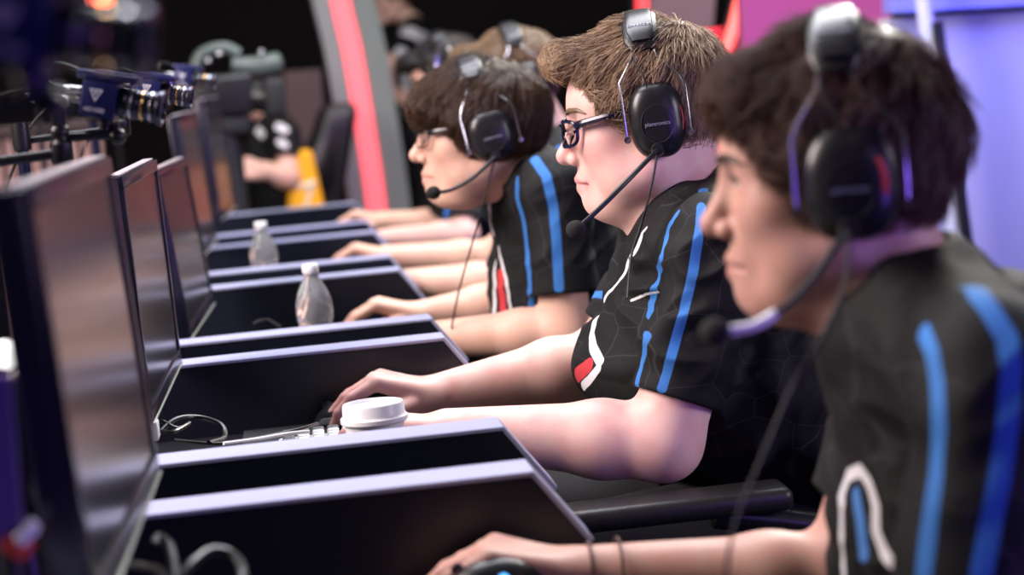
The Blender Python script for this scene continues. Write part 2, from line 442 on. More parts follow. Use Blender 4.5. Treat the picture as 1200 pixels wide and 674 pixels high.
def hand(F, wrist, d, lat, k_up, curl=(0.5, 0.5, 0.35), s=1.0, thumb=1.0, mouse=True, drop=0.0):
    """palm from wrist along d; lat points to the thumb side; k_up lifts the knuckles; palm faces down"""
    d = np.array(d, float); d /= np.linalg.norm(d); lat = np.array(lat, float); lat -= d*lat.dot(d); lat /= np.linalg.norm(lat)
    up = np.cross(d, lat); up = up if up[2] > 0 else -up
    w = np.array(wrist, float)
    fl = [(0.030, .090, .95), (0.010, .098, 1.0), (-0.010, .092, .96), (-0.029, .076, .85)]
    P = lambda a, b, c: w + s*(d*a+lat*b+up*c)
    for off, L, kk in fl:
        k = P(.088*kk, off, k_up)
        F.cap(P(.0, off*.55, 0), k, .0165*s, .0115*s, .014)
        ang = -curl[0]; p = k
        for frac, r0, r1, ca in ((.45, .0098, .0088, curl[1]), (.30, .0088, .0080, curl[2]), (.25, .0080, .0066, 0)):
            q = p + s*L*frac*(d*math.cos(ang)+up*math.sin(ang) + lat*(off*.9))
            F.cap(p, q, r0*s, r1*s, .0035); p = q; ang -= ca
    F.cap(P(.02, .018, -.008), P(.055, .030, -.008), .017*s, .013*s, .012)     # thenar
    a = P(.040, .034, -.006); b = P(.072, .050*thumb, -.012+drop); c = P(.100, .046*thumb, -.020+drop)
    F.cap(a, b, .0125*s, .0105*s, .008); F.cap(b, c, .0105*s, .0078*s, .004)
    F.cap(P(.02, -.02, -.008), P(.06, -.026, -.006), .015*s, .012*s, .012)

def new_child(name, me, m, parent):
    return link(name, me, m, parent)

def strands(name, base_me, F, m, parent, n, length, lift, inset, flow, rad=0.00055, steps=6, jitter=0.25, hug=0.7, seed=1, keep=None, wav=0.0):
    rng = np.random.default_rng(seed)
    v = getv(base_me); nq = len(base_me.polygons); li = np.empty(len(base_me.loops), np.int32); base_me.loops.foreach_get('vertex_index', li); q = li.reshape(nq, 4)
    nr = getn(base_me)
    ar = np.linalg.norm(np.cross(v[q[:, 1]]-v[q[:, 0]], v[q[:, 3]]-v[q[:, 0]]), axis=1)
    C, r, s = F
    cen = v[q].mean(1); loc = (cen-C) @ r/s
    nl = nr[q[:, 0]] @ r
    w = ar*1.0
    if keep is not None: w = w*keep(loc, nl)
    idx = rng.choice(nq, n, p=w/w.sum())
    uu = rng.random((n, 4))**1.0; uu /= uu.sum(1, keepdims=True)
    p = (v[q[idx]]*uu[:, :, None]).sum(1); nn = nr[q[idx, 0]]
    pl = (p-C) @ r/s
    f = flow(pl) @ r.T
    f = f + rng.normal(0, jitter, f.shape)*np.linalg.norm(f, axis=1, keepdims=True)*0.5
    f -= nn*(f*nn).sum(1, keepdims=True); f /= np.linalg.norm(f, axis=1, keepdims=True)+1e-9
    L = length*(0.55+0.75*rng.random(n)); lf = lift*(0.3+1.2*rng.random(n))
    bv = bvh_of(base_me)
    pts = np.zeros((n, steps, 3)); cur = p-nn*inset; pts[:, 0] = cur
    cur = p.copy(); dirv = f.copy(); ph = rng.random(n)*6.28
    side = np.cross(nn, f)
    for j in range(1, steps):
        t = j/(steps-1)
        cur = cur + dirv*(L/(steps-1))[:, None] + side*(wav*np.sin(ph+t*5))[:, None]
        for i in range(n):
            hit = bv.find_nearest(Vector(cur[i]))
            if hit[0] is None: continue
            h = np.array(hit[0]); hn = np.array(hit[1])
            tgt = h + hn*(lf[i]*t)
            cur[i] = cur[i]*(1-hug)+tgt*hug
            dd = dirv[i]-hn*dirv[i].dot(hn)*hug; dirv[i] = dd/(np.linalg.norm(dd)+1e-9)
        pts[:, j] = cur
    hc = bpy.data.hair_curves.new(name)
    hc.add_curves([steps]*n)
    hc.attributes['position'].data.foreach_set('vector', pts.astype(np.float32).ravel())
    ra = hc.attributes.get('radius') or hc.attributes.new('radius', 'FLOAT', 'POINT')
    rr = np.tile(rad*np.linspace(1.0, 0.35, steps), n)
    ra.data.foreach_set('value', rr.astype(np.float32))
    hc.materials.append(m)
    o = bpy.data.objects.new(name, hc); COL.objects.link(o); o.parent = parent
    return o

def fx(p):
    return p if isinstance(p, np.ndarray) else np.array([p[0]-.09*(CAMZ-p[2]), p[1], p[2]])
def person(name, sp, label, group=None):
    sp = dict(sp)
    for k in ('neck', 'pelvis'): sp[k] = fx(sp[k])
    for k in ('sh', 'el', 'wr'): sp[k] = [fx(a) for a in sp[k]]
    sp['torso'] = [(fx(a), fx(b), c, d, e) for a, b, c, d, e in sp['torso']]
    sp['bulge'] = [(fx(a), b) for a, b in sp.get('bulge', [])]
    F = sp['head']; C, r, s = F; h = sp.get('h', 0.0028); fat = sp.get('fat', 0.0)
    N = np.array(sp['neck']); S = [np.array(a) for a in sp['sh']]; E = [np.array(a) for a in sp['el']]; Wr = [np.array(a) for a in sp['wr']]
    ru, re, rf, rw = sp.get('arm', (.045, .040, .041, .028))
    T = sp['torso']                              # list of (a, b, ra, rb, sy)
    allp = np.array([C+.16*s*np.ones(3), C-.16*s*np.ones(3)]+S+E+Wr+[np.array(t[0]) for t in T]+[np.array(t[1]) for t in T])
    lo = allp.min(0)-[.22, .10, .08]; hi = allp.max(0)+[.14, .10, .03]
    B = Field(lo, hi, h)
    # head in its own frame
    def hf(x, y, z):
        px, py, pz = (x-C[0])/s, (y-C[1])/s, (z-C[2])/s
        lx = px*r[0, 0]+py*r[1, 0]+pz*r[2, 0]; ly = px*r[0, 1]+py*r[1, 1]+pz*r[2, 1]; lz = px*r[0, 2]+py*r[1, 2]+pz*r[2, 2]
        return head_sdf(lx, ly, lz, fat)*s
    B.add(hf, C-.15*s, C+.15*s, 0.0)
    nr = sp.get('neck_r', .056)
    B.cap(hw(F, -.022, 0, -.045), N, nr*s, nr*1.08, .03, sy=1.0)
    for t in T: B.cap(t[0], t[1], t[2]-.008, t[3]-.008, .05, sy=t[4])
    for i in (0, 1):
        B.cap(N+(S[i]-N)*.15, S[i]-[0, 0, .006], .042, ru*.98, .05)      # trapezius to shoulder
        B.cap(S[i], E[i], ru, re, .03)
        mid = E[i]+(Wr[i]-E[i])*.28; B.cap(E[i], mid, re, rf, .02); B.cap(mid, Wr[i], rf, rw, .02)
        hd = sp['hands'][i]; hand(B, Wr[i], **hd)
    me = B.mesh(name); v = getv(me)
    loc = (v-C) @ r/s; loc[:, 1] = np.abs(loc[:, 1])
    dl = np.minimum(seg_dist(loc, [(.1015, 0, -.0625), (.088, .021, -.068)])-.0066, seg_dist(loc, [(.0985, 0, -.0748), (.087, .019, -.071)])-.0078)
    lip = np.clip(1-(dl-.0002)/.0018, 0, 1)*(loc[:, 0] > .07)
    setattr_f(me, 'lip', lip*.6)
    bl = np.clip(1-np.linalg.norm((loc-[.062, .046, -.025])/[.06, .04, .045], axis=1)*.9, 0, 1)+np.clip(1-np.linalg.norm((loc-[.115, 0, -.03])/.022, axis=1), 0, 1)*.8
    for i in (0, 1):                              # knuckles, fingers and elbows are redder
        bl = np.maximum(bl, np.clip((np.array(Wr[i])[0]-.085-v[:, 0])/.06, 0, .8)*(np.abs(v[:, 1]-Wr[i][1]) < .09)*(v[:, 2] < .88))
        bl = np.maximum(bl, .3*np.clip(1-np.linalg.norm(v-E[i], axis=1)/.06, 0, 1))
    setattr_f(me, 'blush', np.clip(bl, 0, 1)*sp.get('blush', .7))
    root = link(name, me, sp['skin']); tag(root, label, 'person', group)
    del B
    # eyes, eyebrows
    bvb = bvh_of(me)
    def onskin(p, off):
        h_ = bvb.find_nearest(Vector(p)); return h_[0]+h_[1]*off
    for sy in (1, -1):
        t = MB(); t.ball((0, 0, 0), .0132*s)
        e = t.build('eye', M_EYEW, root); e.location = hw(F, .0775, sy*.032, .0075)
        t = MB(); t.ball((.0128*s*.82, 0, 0), (.0035*s, .0058*s, .0058*s))
        ir = t.build('iris', sp.get('iris', M_BLACK), e); ir.rotation_euler = (0, 0, 0)
        ir.matrix_local = Matrix(r.tolist()).to_4x4()
        t = MB()
        bp_ = catmull([Vector(q_) for q_ in [hw(F, .1005, sy*.013, .0260), hw(F, .0975, sy*.026, .0305), hw(F, .0860, sy*.043, .0295), hw(F, .0755, sy*.053, .024)]], 6)
        t.tube([onskin(q_, .0006) for q_ in bp_], [.0022*s, .0034*s, .0030*s, .0010*s], n=8)
        t.build('eyebrow', sp['brow'], root)
        t = MB(); t.tube([hw(F, .0925, sy*.0205, .0085), hw(F, .0945, sy*.029, .0135), hw(F, .0915, sy*.039, .0125), hw(F, .0845, sy*.046, .0075)], [.0006, .0016, .0019, .0012], n=8, smooth=5)
        t.build('eyelash', M_BLACKM, root)
    # hair
    hs = sp['hair']
    q = .155*s
    H = Field(C-q-np.array([.0, 0, .02]), C+q+np.array([0, 0, .03]), h*1.0)
    hx, hz = hs['line']
    def hairf(x, y, z):
        px, py, pz = (x-C[0])/s, (y-C[1])/s, (z-C[2])/s
        lx = px*r[0, 0]+py*r[1, 0]+pz*r[2, 0]; ly = px*r[0, 1]+py*r[1, 1]+pz*r[2, 1]; lz = px*r[0, 2]+py*r[1, 2]+pz*r[2, 2]
        d = elld(lx, ly, lz, np.array(hs['c']), np.array(hs['r']))
        for c, rr in hs.get('extra', []): d = smin(d, elld(lx, np.abs(ly) if len(c) == 4 else ly, lz, np.array(c[:3]), np.array(rr)), .03)
        d = smax(d, (np.interp(lx, hx, hz)-lz)*.75, .012)
        for c, rr in hs.get('fringe', []): d = smin(d, elld(lx, ly, lz, np.array(c), np.array(rr)), .018)
        return d*s
    H.add(hairf, C-q, C+q, 0.0)
    hm = H.mesh('hair'); hv = getv(hm); hn = getn(hm); hl = (hv-C) @ r/s
    fl = hs['flow'](hl); fl /= np.linalg.norm(fl, axis=1, keepdims=True)+1e-9
    a = np.stack([vnoise(hl, 70, 1), vnoise(hl, 70, 2), vnoise(hl, 70, 3)], 1)
    cross = np.cross(fl, (hn @ r)); th = (hl*cross).sum(1)
    amp = hs.get('clump', .004)*s
    disp = amp*(vnoise(hl, 38, 5)+.7*vnoise(hl, 80, 6))
    hv = hv+hn*disp[:, None]; setv(hm, hv)
    ho = link('hair', hm, hs['mat'], root)
    if hs.get('n'):
        strands('hair_strands', hm, F, hs['mat'], ho, hs['n'], hs['len']*s, hs['lift']*s, .003, hs['flow'], rad=hs.get('rad', .0006), jitter=hs.get('jit', .3), hug=hs.get('hug', .6), seed=3, wav=hs.get('wav', 0.0))
    # jersey
    J = Field(allp.min(0)-[.10, .12, .06], allp.max(0)+[.16, .12, .03], sp.get('hj', h*1.15))
    for t in T: J.cap(t[0], t[1], t[2]+.006, t[3]+.006, .06, sy=t[4])
    for c, rr in sp.get('bulge', []): J.ell(c, rr, .05)
    for i in (0, 1):
        J.cap(N+(S[i]-N)*.10, S[i], .060, ru*1.22, .06)
    hem = []
    for i in (0, 1):
        d = (E[i]-S[i]); L = np.linalg.norm(d); d = d/L; e = S[i]+d*L*sp.get('sleeve', .66); hem.append((e, d))
        rs, rh = ru*sp.get('sl', 1.20), ru*sp.get('flare', 1.24); sw = S[i].copy()
        lo2 = np.minimum(sw, e)-.1; hi2 = np.maximum(sw, e)+.1
        def sl(x, y, z, sw=sw, e=e, d=d, rs=rs, rh=rh):
            c = capd(x, y, z, sw, e+d*.04, rs, rh)
            pl = (x-e[0])*d[0]+(y-e[1])*d[1]+(z-e[2])*d[2]
            c = smax(c, pl, .004)
            inn = smax(capd(x, y, z, sw, e+d*.04, rs-.0075, rh-.0075), -(pl+.022), .004)
            return smax(c, -inn, .003)
        J.add(sl, lo2, hi2, .03)
    # neck opening
    J.cap(hw(F, -.022, 0, -.045), N+(N-hw(F, -.022, 0, -.045))*.05, nr*s+.004, nr*1.08+.005, .008, op='s')
    jm = J.mesh('jersey'); jv = getv(jm); jn = getn(jm)
    w = jv.copy(); w[:, 2] += .03*vnoise(jv, 7, 9); w[:, 0] += .02*vnoise(jv, 9, 10)
    tc = np.array(T[-1][0]); rel = w-tc
    ph = (w[:, 0]*.75+w[:, 2])*1.0
    fold = np.abs(vnoise(np.stack([rel[:, 0]*.5+rel[:, 2]*.5, rel[:, 1]*.6, rel[:, 2]*1.6-rel[:, 0]*.9], 1), 16, 4))
    fold2 = vnoise(np.stack([rel[:, 0]+rel[:, 2]*.4, rel[:, 1]*.5, rel[:, 2]*1.0-rel[:, 0]*.6], 1), 30, 5)
    amp = sp.get('fold', .010)
    nearhem = np.min([np.abs((jv-e)@d)+np.maximum(np.linalg.norm(jv-e, axis=1)-.10, 0) for e, d in hem], axis=0)
    hemf = np.clip((nearhem-.012)/.05, 0, 1)
    jv2 = jv+jn*(np.maximum((.42-fold)*amp+fold2*amp*.3, -.004)*hemf)[:, None]
    setv(jm, jv2); jv = jv2
    bv = bvh_of(jm)
    eye = Vector((0, 0, CAMZ))
    for k in JCOL:
        val = np.full(len(jv), -1.0)
        for (px, wd_) in [(m_[1], m_[2]) for m_ in sp.get('marks', []) if m_[0] == k]:
            P3 = []
            px = np.array(px, float)
            seg = [px[0]]
            for a_, b_ in zip(px[:-1], px[1:]):
                m_ = max(2, int(np.linalg.norm(b_-a_)/12)); seg += [a_+(b_-a_)*j/m_ for j in range(1, m_+1)]
            for p_ in seg:
                dirv = (Vector(W(p_[0], p_[1], 2.0))-eye).normalized(); hit = bv.ray_cast(eye, dirv)
                if hit[0] is not None: P3.append(np.array(hit[0]))
            P3 = [p_ for i_, p_ in enumerate(P3) if i_ == 0 or np.linalg.norm(p_-P3[i_-1]) < .12]
            if len(P3) < 2: continue
            val = np.maximum(val, wd_-seg_dist(jv, P3))
            if k == 'blue':
                Ym = N[1]; Q = [np.array([p_[0], 2*Ym-p_[1], p_[2]]) for p_ in P3]
                val = np.maximum(val, wd_-seg_dist(jv, Q))
        setattr_f(jm, k, val)
    new_child('jersey', jm, M_JERSEY, root)
    # trousers and shoes
    Pv = np.array(sp['pelvis']); G = Field(Pv-[.75, .3, .60], Pv+[.22, .3, .2], .009)
    G.cap(Pv+[-.02, -.05, 0], Pv+[-.02, .05, 0], .125, .125, .05)
    for sgn in (-1, 1):
        hp = Pv+[-.04, sgn*.095, -.01]; kn = Pv+[-.47, sgn*.15, -.02]; an = np.array([kn[0]+.06, kn[1], .10])
        G.cap(hp, kn, .088, .066, .04); G.cap(kn, an, .066, .050, .03)
        t = MB(); x0 = an[0]
        sh = Field([x0-.25, an[1]-.08, -.02], [x0+.1, an[1]+.08, .2], .007)
        sh.cap((x0+.02, an[1], .05), (x0-.16, an[1], .035), .048, .034, .02); sh.cap((x0, an[1], .05), (x0, an[1], .11), .048, .046, .03)
        sh.add(lambda x, y, z: -(z-.004)+0*x+0*y, (x0-.25, an[1]-.08, -.02), (x0+.1, an[1]+.08, .2), .0, op='i')
        new_child('shoe', sh.mesh('shoe'), M_SHOE, root)
    new_child('trousers', G.mesh('trousers'), M_TROUS, root)
    return root

def headset(F, label, mic, cable=None, sc=1.0, accent=False, boom_white=False, group='headsets', top_=0.0, cupw=1.0, cuph=1.0, tilt=0.0):
    """a headset in the head's own frame: band pad over the crown, wire yokes, two ear cups, boom microphone on the near side"""
    C, r, s = F
    root = empty('headset', C, label, 'headset', group)
    pv0 = Vector((-.010, 0, .004))
    root.matrix_world = Matrix.Translation(Vector(C)) @ Matrix(r.tolist()).to_4x4() @ Matrix.Scale(s, 4) @ Matrix.Translation(pv0) @ Matrix.Rotation(math.radians(tilt), 4, 'Y') @ Matrix.Translation(-pv0)
    R0 = .0995+top_
    # padded band (arc over the head), a metal-grey shell strip on top
    def arc(a0, a1, n, rad, cz=.034): return [(-.004, rad*math.sin(a0+(a1-a0)*i/n), cz+rad*math.cos(a0+(a1-a0)*i/n)) for i in range(n+1)]
    def strip(name, half, rad, th, wd, m, a0=-.95, a1=.95, bevel=.006):
        bm = bmesh.new(); pts = arc(a0, a1, 24, rad); prev = None; n = len(pts)
        prof = []
        for q in range(16):
            t = 2*math.pi*q/16; cx = math.copysign(abs(math.cos(t))**.55, math.cos(t)); cy = math.copysign(abs(math.sin(t))**.55, math.sin(t)); prof.append((cx*wd/2, cy*th/2))
        rings = []
        for i, p in enumerate(pts):
            a = Vector(pts[max(i-1, 0)]); b = Vector(pts[min(i+1, n-1)]); d = (b-a).normalized(); ux = Vector((1, 0, 0)); un = ux.cross(d).normalized()
            e = min(i, n-1-i); k = 1.0 if e > 1 else (.86 if e == 1 else .7)
            rings.append([bm.verts.new(Vector(p)+ux*pr[0]*k+un*pr[1]*k) for pr in prof])
        for x_, y_ in zip(rings, rings[1:]):
            for q in range(16): bm.faces.new((x_[q], x_[(q+1) % 16], y_[(q+1) % 16], y_[q]))
        bm.faces.new(rings[0]); bm.faces.new(rings[-1][::-1]); bmesh.ops.recalc_face_normals(bm, faces=bm.faces[:])
        t = MB(); t.bm = bm; return t.build(name, m, root)
    band = strip('headband', 0, R0, .020, .046, M_LEATHER)
    top = strip('band_shell', 0, R0+.011, .006, .034, M_BLACK, -.86, .86)
    lettering('lettering', 'GAMECOM', .0062, (-.004, (R0+.0142)*.588, .034+(R0+.0142)*.809), Matrix(((-1, 0, 0), (0, -.809, .588), (0, .588, .809))), M_GREYP, top)
    ec = (-.010, .094, .004)
    for sgn in (1, -1):
        y = lambda v: sgn*v
        for fx in (1, -1):
            t = MB(); t.tube([(-.004+fx*.014, y(.080+top_), .096), (-.004+fx*.016, y(.088+top_*.5), .084), (-.008+fx*.039, y(.099), .056), (-.010+fx*.0405*cupw, y(.103), .044), (-.010+fx*.0405*cupw, y(.106), .0), (-.010+fx*.0400*cupw, y(.103), -.020)], .0019, n=8)
            t.build('yoke_wire', M_METAL, root)
        for fx in (1, -1):
            t = MB(); t.lathe([(.0001, 0), (.0045, 0), (.0045, .004), (.0001, .0045)], (-.010+fx*.0400*cupw, y(.102), -.016), (0, sgn, 0), 14); t.build('pivot', M_METAL, root)
        t = MB(); t.lathe([(.028, 0), (.036, .002), (.039, .008), (.036, .016), (.028, .018)], (0, 0, 0), (0, 1, 0), 36)
        for v in t.bm.verts: v.co = Vector((v.co.x*.90*cupw, v.co.y*sgn, v.co.z*1.24*cuph))
        cu = t.build('ear_cushion', M_LEATHER, root); cu.location = (ec[0], y(.070), ec[2])
        t = MB(); t.lathe([(.0001, .030), (.012, .0298), (.022, .028), (.030, .0235), (.0345, .016), (.036, .008), (.0362, .0), (.034, -.002), (.0001, -.002)][::-1], (0, 0, 0), (0, 1, 0), 48, cap=False)
        for v in t.bm.verts: q_ = (math.hypot(v.co.x, v.co.z) or 1); k_ = 1+.10*(2*abs(v.co.x*v.co.z)/q_**2)**1.5; v.co = Vector((v.co.x*.97*k_*cupw, v.co.y*sgn, v.co.z*1.34*k_*cuph))
        cup = t.build('ear_cup', M_BLACK, root); cup.location = (ec[0], y(.086), ec[2])
        t = MB(); t.tube([(.0215*math.cos(a)*.95, sgn*.0288, .0215*math.sin(a)*1.12-.004) for a in [i*math.pi/18 for i in range(36)]], .0007, n=6, closed=True)
        t.build('ring_groove', M_BLACKM, cup)
        if sgn == 1:
            lettering('lettering', 'plantronics', .0072, (0, .0305, -.004), Matrix(((-1, 0, 0), (0, 0, 1), (0, 1, 0))), M_GREYP, cup, .0003)
        t = MB(); a0, a1 = (2.75, 3.75) if not accent else (2.55, 3.4)
        pts = [(.0335*.97*math.cos(a), sgn*(.019 if not accent else .0225), .0335*1.25*math.sin(a)) for a in [a0+(a1-a0)*i/12 for i in range(13)]]
        if accent: pts = [(.029*.97*math.cos(a), sgn*.0245, .029*1.25*math.sin(a)) for a in [a0+(a1-a0)*i/12 for i in range(13)]]
        t.tube(pts, .0036 if accent else .0012, n=8); t.build('red_accent', M_RED, cup)
    # boom on the near side
    pv = Vector((ec[0]+.004, .118, ec[2]-.036))
    t = MB(); t.lathe([(.0001, 0), (.0085, 0), (.009, .004), (.007, .009), (.0001, .010)], pv-Vector((0, .004, 0)), (0, 1, 0), 20); t.build('boom_pivot', M_BLACK, root)
    inv = root.matrix_world.inverted()
    mp = [inv @ Vector(p) for p in mic]
    pts = [pv+Vector((0, .002, 0))]+mp
    if boom_white:
        t = MB(); t.tube(pts[:-2], .0034/s, n=10, smooth=8); t.build('boom', M_BLACK, root)
        t = MB(); t.tube(pts[-3:], .0042/s, n=10, smooth=8); t.build('boom_tip', M_CAPW, root)
    else:
        t = MB(); t.tube(pts, .0034/s, n=10, smooth=8); t.build('boom', M_BLACK, root)
    t = MB(); t.ball(mp[-1], (.0125, .0105, .0115), seg=20); t.build('microphone', M_RUBBER, root)
    t = MB(); t.tube([(.006, .083, .098), (.008, .096, .080), (.000, .106, .064), (-.003, .106, .047)], .0010, n=6, smooth=6); t.build('link_wire', M_BLACKM, root)
    if cable is not None:
        cp = [pv]+[inv @ Vector(p) for p in cable]
        t = MB(); t.tube(cp, .0016/s, n=8, smooth=8); t.build('cable', M_BLACKM, root)
    return root

def eyeglasses(F, label, m, thick=.0030, wid=.022, hei=.0165, tk=1.0):
    C, r, s = F
    root = empty('eyeglasses', C, label, 'glasses', 'eyeglasses')
    root.matrix_world = Matrix.Translation(Vector(C)) @ Matrix(r.tolist()).to_4x4() @ Matrix.Scale(s, 4)
    for sy in (1, -1):
        pts = []
        for i in range(32):
            a = 2*math.pi*i/32; cx = math.copysign(abs(math.cos(a))**.6, math.cos(a))*wid; cz = math.copysign(abs(math.sin(a))**.6, math.sin(a))*hei
            yy = .033+cx
            pts.append((.113-.9*max(0, yy-.02)**2*18-.06*cz, sy*yy, .000+cz))
        t = MB(); t.tube(pts, thick, n=8, closed=True); f = t.build('lens_frame', m, root)
        t = MB(); bm = t.bm; f1 = bm.faces.new([bm.verts.new((p[0]+.0006, p[1], p[2])) for p in pts]); 
        rg = bmesh.ops.extrude_face_region(bm, geom=[f1]); bmesh.ops.translate(bm, vec=(-.0014, 0, 0), verts=[g for g in rg['geom'] if isinstance(g, bmesh.types.BMVert)])
        bmesh.ops.recalc_face_normals(bm, faces=bm.faces[:]); t.build('lens', M_LENS, root, smooth=False)
        t = MB(); t.tube([(.0935, sy*.055, .010), (.082, sy*.067, .0125), (.045, sy*.084, .018), (.0, sy*.090, .022), (-.018, sy*.086, .012)], [.0050*tk, .0052*tk, .0046*tk, .0034*tk, .002], n=8, smooth=6)
        t.build('temple', m, root)
    t = MB(); t.tube([(.112, .011, .008), (.116, 0, .011), (.112, -.011, .008)], thick*.9, n=8, smooth=5); t.build('bridge', m, root)
    return root
# ------------------------------------------------------------------ the setting
def struct(o): o['kind'] = 'structure'; return o
t = MB(); t.box((0.5, 6, -.05), (14, 20, .1)); struct(t.build('floor', mat('stage_floor', (0.014, 0.013, 0.016), 0.35, var=.4, vscale=3), smooth=False))
t = MB(); t.box((0.5, 14.1, 2.5), (14, .2, 5.2)); struct(t.build('wall_back', mat('black_drape', (0.006, 0.004, 0.0045), 0.95, bump=.3, bscale=8), smooth=False))
M_BLUEP = mat('grey_booth_panel', (0.42, 0.44, 0.50), 0.5)
def quad_wall(name, px, Y, m, th=.06, zlo=None):
    P = [W(a, b, Y) for a, b in px]
    if zlo is not None:
        P[2][2] = zlo; P[3][2] = zlo
    t = MB(); t.prism([(p[0], p[2]) for p in P], th, (0, Y+th/2, 0), None, .004)
    return t.build(name, m, smooth=False)
struct(quad_wall('wall_right', [(1040, 22), (1330, 4), (1330, 674), (1040, 674)], 5.6, M_BLUEP, .08, 0.0))
struct(quad_wall('trim_1', [(1046, -40), (1330, -66), (1330, -1), (1046, 16)], 5.55, mat('blue_band', (.22, .24, .75), .4), .1))
struct(quad_wall('wall_booth', [(866, -60), (1040, -70), (1040, 60), (852, 70)], 5.9, mat('magenta_booth_panel', (.36, .06, .14), .5), .06, 0.0))
# leaning light edge of the blue booth
t = MB(); a = W(1078, -30, 5.45); b = W(1126, 345, 5.45); t.tube([a, b], .022, n=12)
o = t.build('booth_edge_post', mat('pale_edge', (.62, .66, .85), .3)); tag(o, 'pale leaning edge post of the blue booth, behind the nearest player\'s head', 'post')
t = MB(); a = W(1098, 25, 5.40); b = W(1142, 345, 5.40); b2 = b.copy(); t.tube([a, b], .016, n=12)
o = t.build('booth_edge_post', M_BLACK); tag(o, 'thin black leaning post right beside the pale booth edge post', 'post')
# red booth beyond player two
struct(quad_wall('wall_red', [(800, 36), (862, 32), (850, 110), (800, 110)], 7.2, mat('red_booth_panel', (.75, .02, .05), .5), .05, 0.0))
struct(quad_wall('wall_grey', [(762, -40), (842, -44), (836, 36), (762, 44)], 7.6, mat('grey_truss_panel', (.10, .10, .10), .6, var=.5, vscale=2), .05))
M_LED = mat('red_led', (.9, .08, .08), .4, emit=(1.0, .045, .06), estr=1.5)
M_LED2 = mat('coral_led', (.9, .2, .15), .4, emit=(1.0, .10, .08), estr=1.3)
def led_post(label, pts, Y, w, m, zlo=None, edge=.03):
    P = [W(a, b, Y) for a, b in pts]
    c = P[0]; 
    root = empty('led_post', (P[-1][0], Y, 0), label, 'light', 'red light strips'); off = Vector((-P[-1][0], -Y, 0))
    t = MB(); t.tube([Vector(p)+off for p in P], w/2, n=12, smooth=6 if len(P) > 2 else 0); t.build('light_tube', m, root)
    t = MB()
    Q = [Vector(p)+off+Vector((0, w*.6+.02, 0)) for p in P]
    t.tube(Q, w*.62, n=8, smooth=6 if len(P) > 2 else 0); t.build('housing', M_BLACKM, root)
    if zlo is not None:
        t = MB(); t.tube([Vector(P[-1])+off+Vector((0, w*.5, 0)), Vector((0, w*.5, 0))], w*.5, n=10); t.build('stand', M_BLACKM, root)
    return root
led_post('upright bright red light bar above the head of the second player', [(757, -50), (758, 40), (759, 130)], 8.4, .085, M_LED, 0)
led_post('coral light bar leaning behind the hair of the nearest player', [(876, -60), (866, 10), (848, 70), (832, 120)], 6.9, .042, M_LED2, 0)
# the curved light arch at the left
ar = [(388, -60), (398, 0), (412, 60), (424, 130), (435, 200), (443, 262), (449, 330)]
root = empty('light_arch', (W(449, 330, 9.0)[0], 9.0, 0), 'curved grey arch with a pink-red light strip, left of the standing man in black', 'light arch')
off = Vector((-root.location.x, -9.0, 0))
Pm = [Vector(W(a, b, 9.0))+off for a, b in ar]
z0 = Pm[-1].copy(); z0.z = 0; Pm.append(z0)
cm = catmull(Pm, 6)
def ribbon(name, dx0, dx1, y0, y1, m):
    bm = bmesh.new(); rows = [[bm.verts.new((p.x+x, y, p.z)) for x, y in ((dx0, y0), (dx1, y0), (dx1, y1), (dx0, y1))] for p in cm]
    for a, b in zip(rows, rows[1:]):
        for i in range(4): bm.faces.new((a[i], a[(i+1) % 4], b[(i+1) % 4], b[i]))
    bm.faces.new(rows[0]); bm.faces.new(rows[-1][::-1]); bmesh.ops.recalc_face_normals(bm, faces=bm.faces[:])
    t = MB(); t.bm = bm; return t.build(name, m, root)
ribbon('outer_panel', -.115, -.045, -.02, .35, mat('arch_grey', (.30, .31, .30), .5))
ribbon('inner_panel', .05, .15, .0, .35, mat('arch_green_grey', (.20, .25, .22), .5))
ribbon('arch_body', -.05, .06, .03, .35, M_BLACKM)
ribbon('light_strip', -.040, .044, -.015, .032, mat('pink_led', (.9, .2, .2), .4, emit=(1.0, .10, .13), estr=1.25))
# blurred furniture of the far stage, left
t = MB(); o = quad_wall('partition', [(332, 84), (376, 81), (376, 150), (332, 150)], 10.4, mat('mauve_panel', (.16, .10, .11), .6), .05, 0.0)
tag(o, 'small mauve partition between the broadcast camera and the light arch', 'partition')
root = empty('slatted_barrier', (W(60, 190, 7.5)[0], 7.5, 0), 'brown slatted barrier far behind the camera arms at left', 'barrier')
for i in range(9):
    x0 = W(-6+i*15, 160, 7.5)[0]-root.location.x
    t = MB(); t.box((x0, 0, .60), (.030, .03, 1.13), None, .005); t.build('slat', mat('brown_slat', (.34, .19, .17), .6, var=.3), root)
for zz in (1.165, .78):
    t = MB(); t.box((W(50, 132, 7.5)[0]-root.location.x, 0, zz), (.52, .05, .05), None, .01); t.build('rail', mat('dark_rail', (.05, .03, .03), .6), root)
for px, py, Y, rr, col, st, lab, nm in [(118, 0, 9.5, .055, (1.0, .09, .03), 7.0, 'small glowing orange-red stage lamp at the top edge', 'stage_lamp'), (39, 110, 7.3, .016, (.75, 1.0, .85), 2.2, 'tiny pale green indicator lamp above the slatted barrier', 'indicator_lamp')]:
    p = W(px, py, Y); t = MB(); t.ball((0, 0, 0), rr); o = t.build(nm, mat(nm+'_glow', col, .4, emit=col, estr=st)); 
    r_ = empty(nm, p, lab, 'lamp'); o.name = 'bulb'; o.parent = r_
    t = MB(); t.tube([(0, .02, 0), (0, .12, 0)], rr*.8, n=16); t.build('housing', M_BLACKM, r_)
    t = MB(); t.tube([(0, .1, 0), (0, .1, -p[2])], .012, n=8); t.build('pole', M_BLACKM, r_)

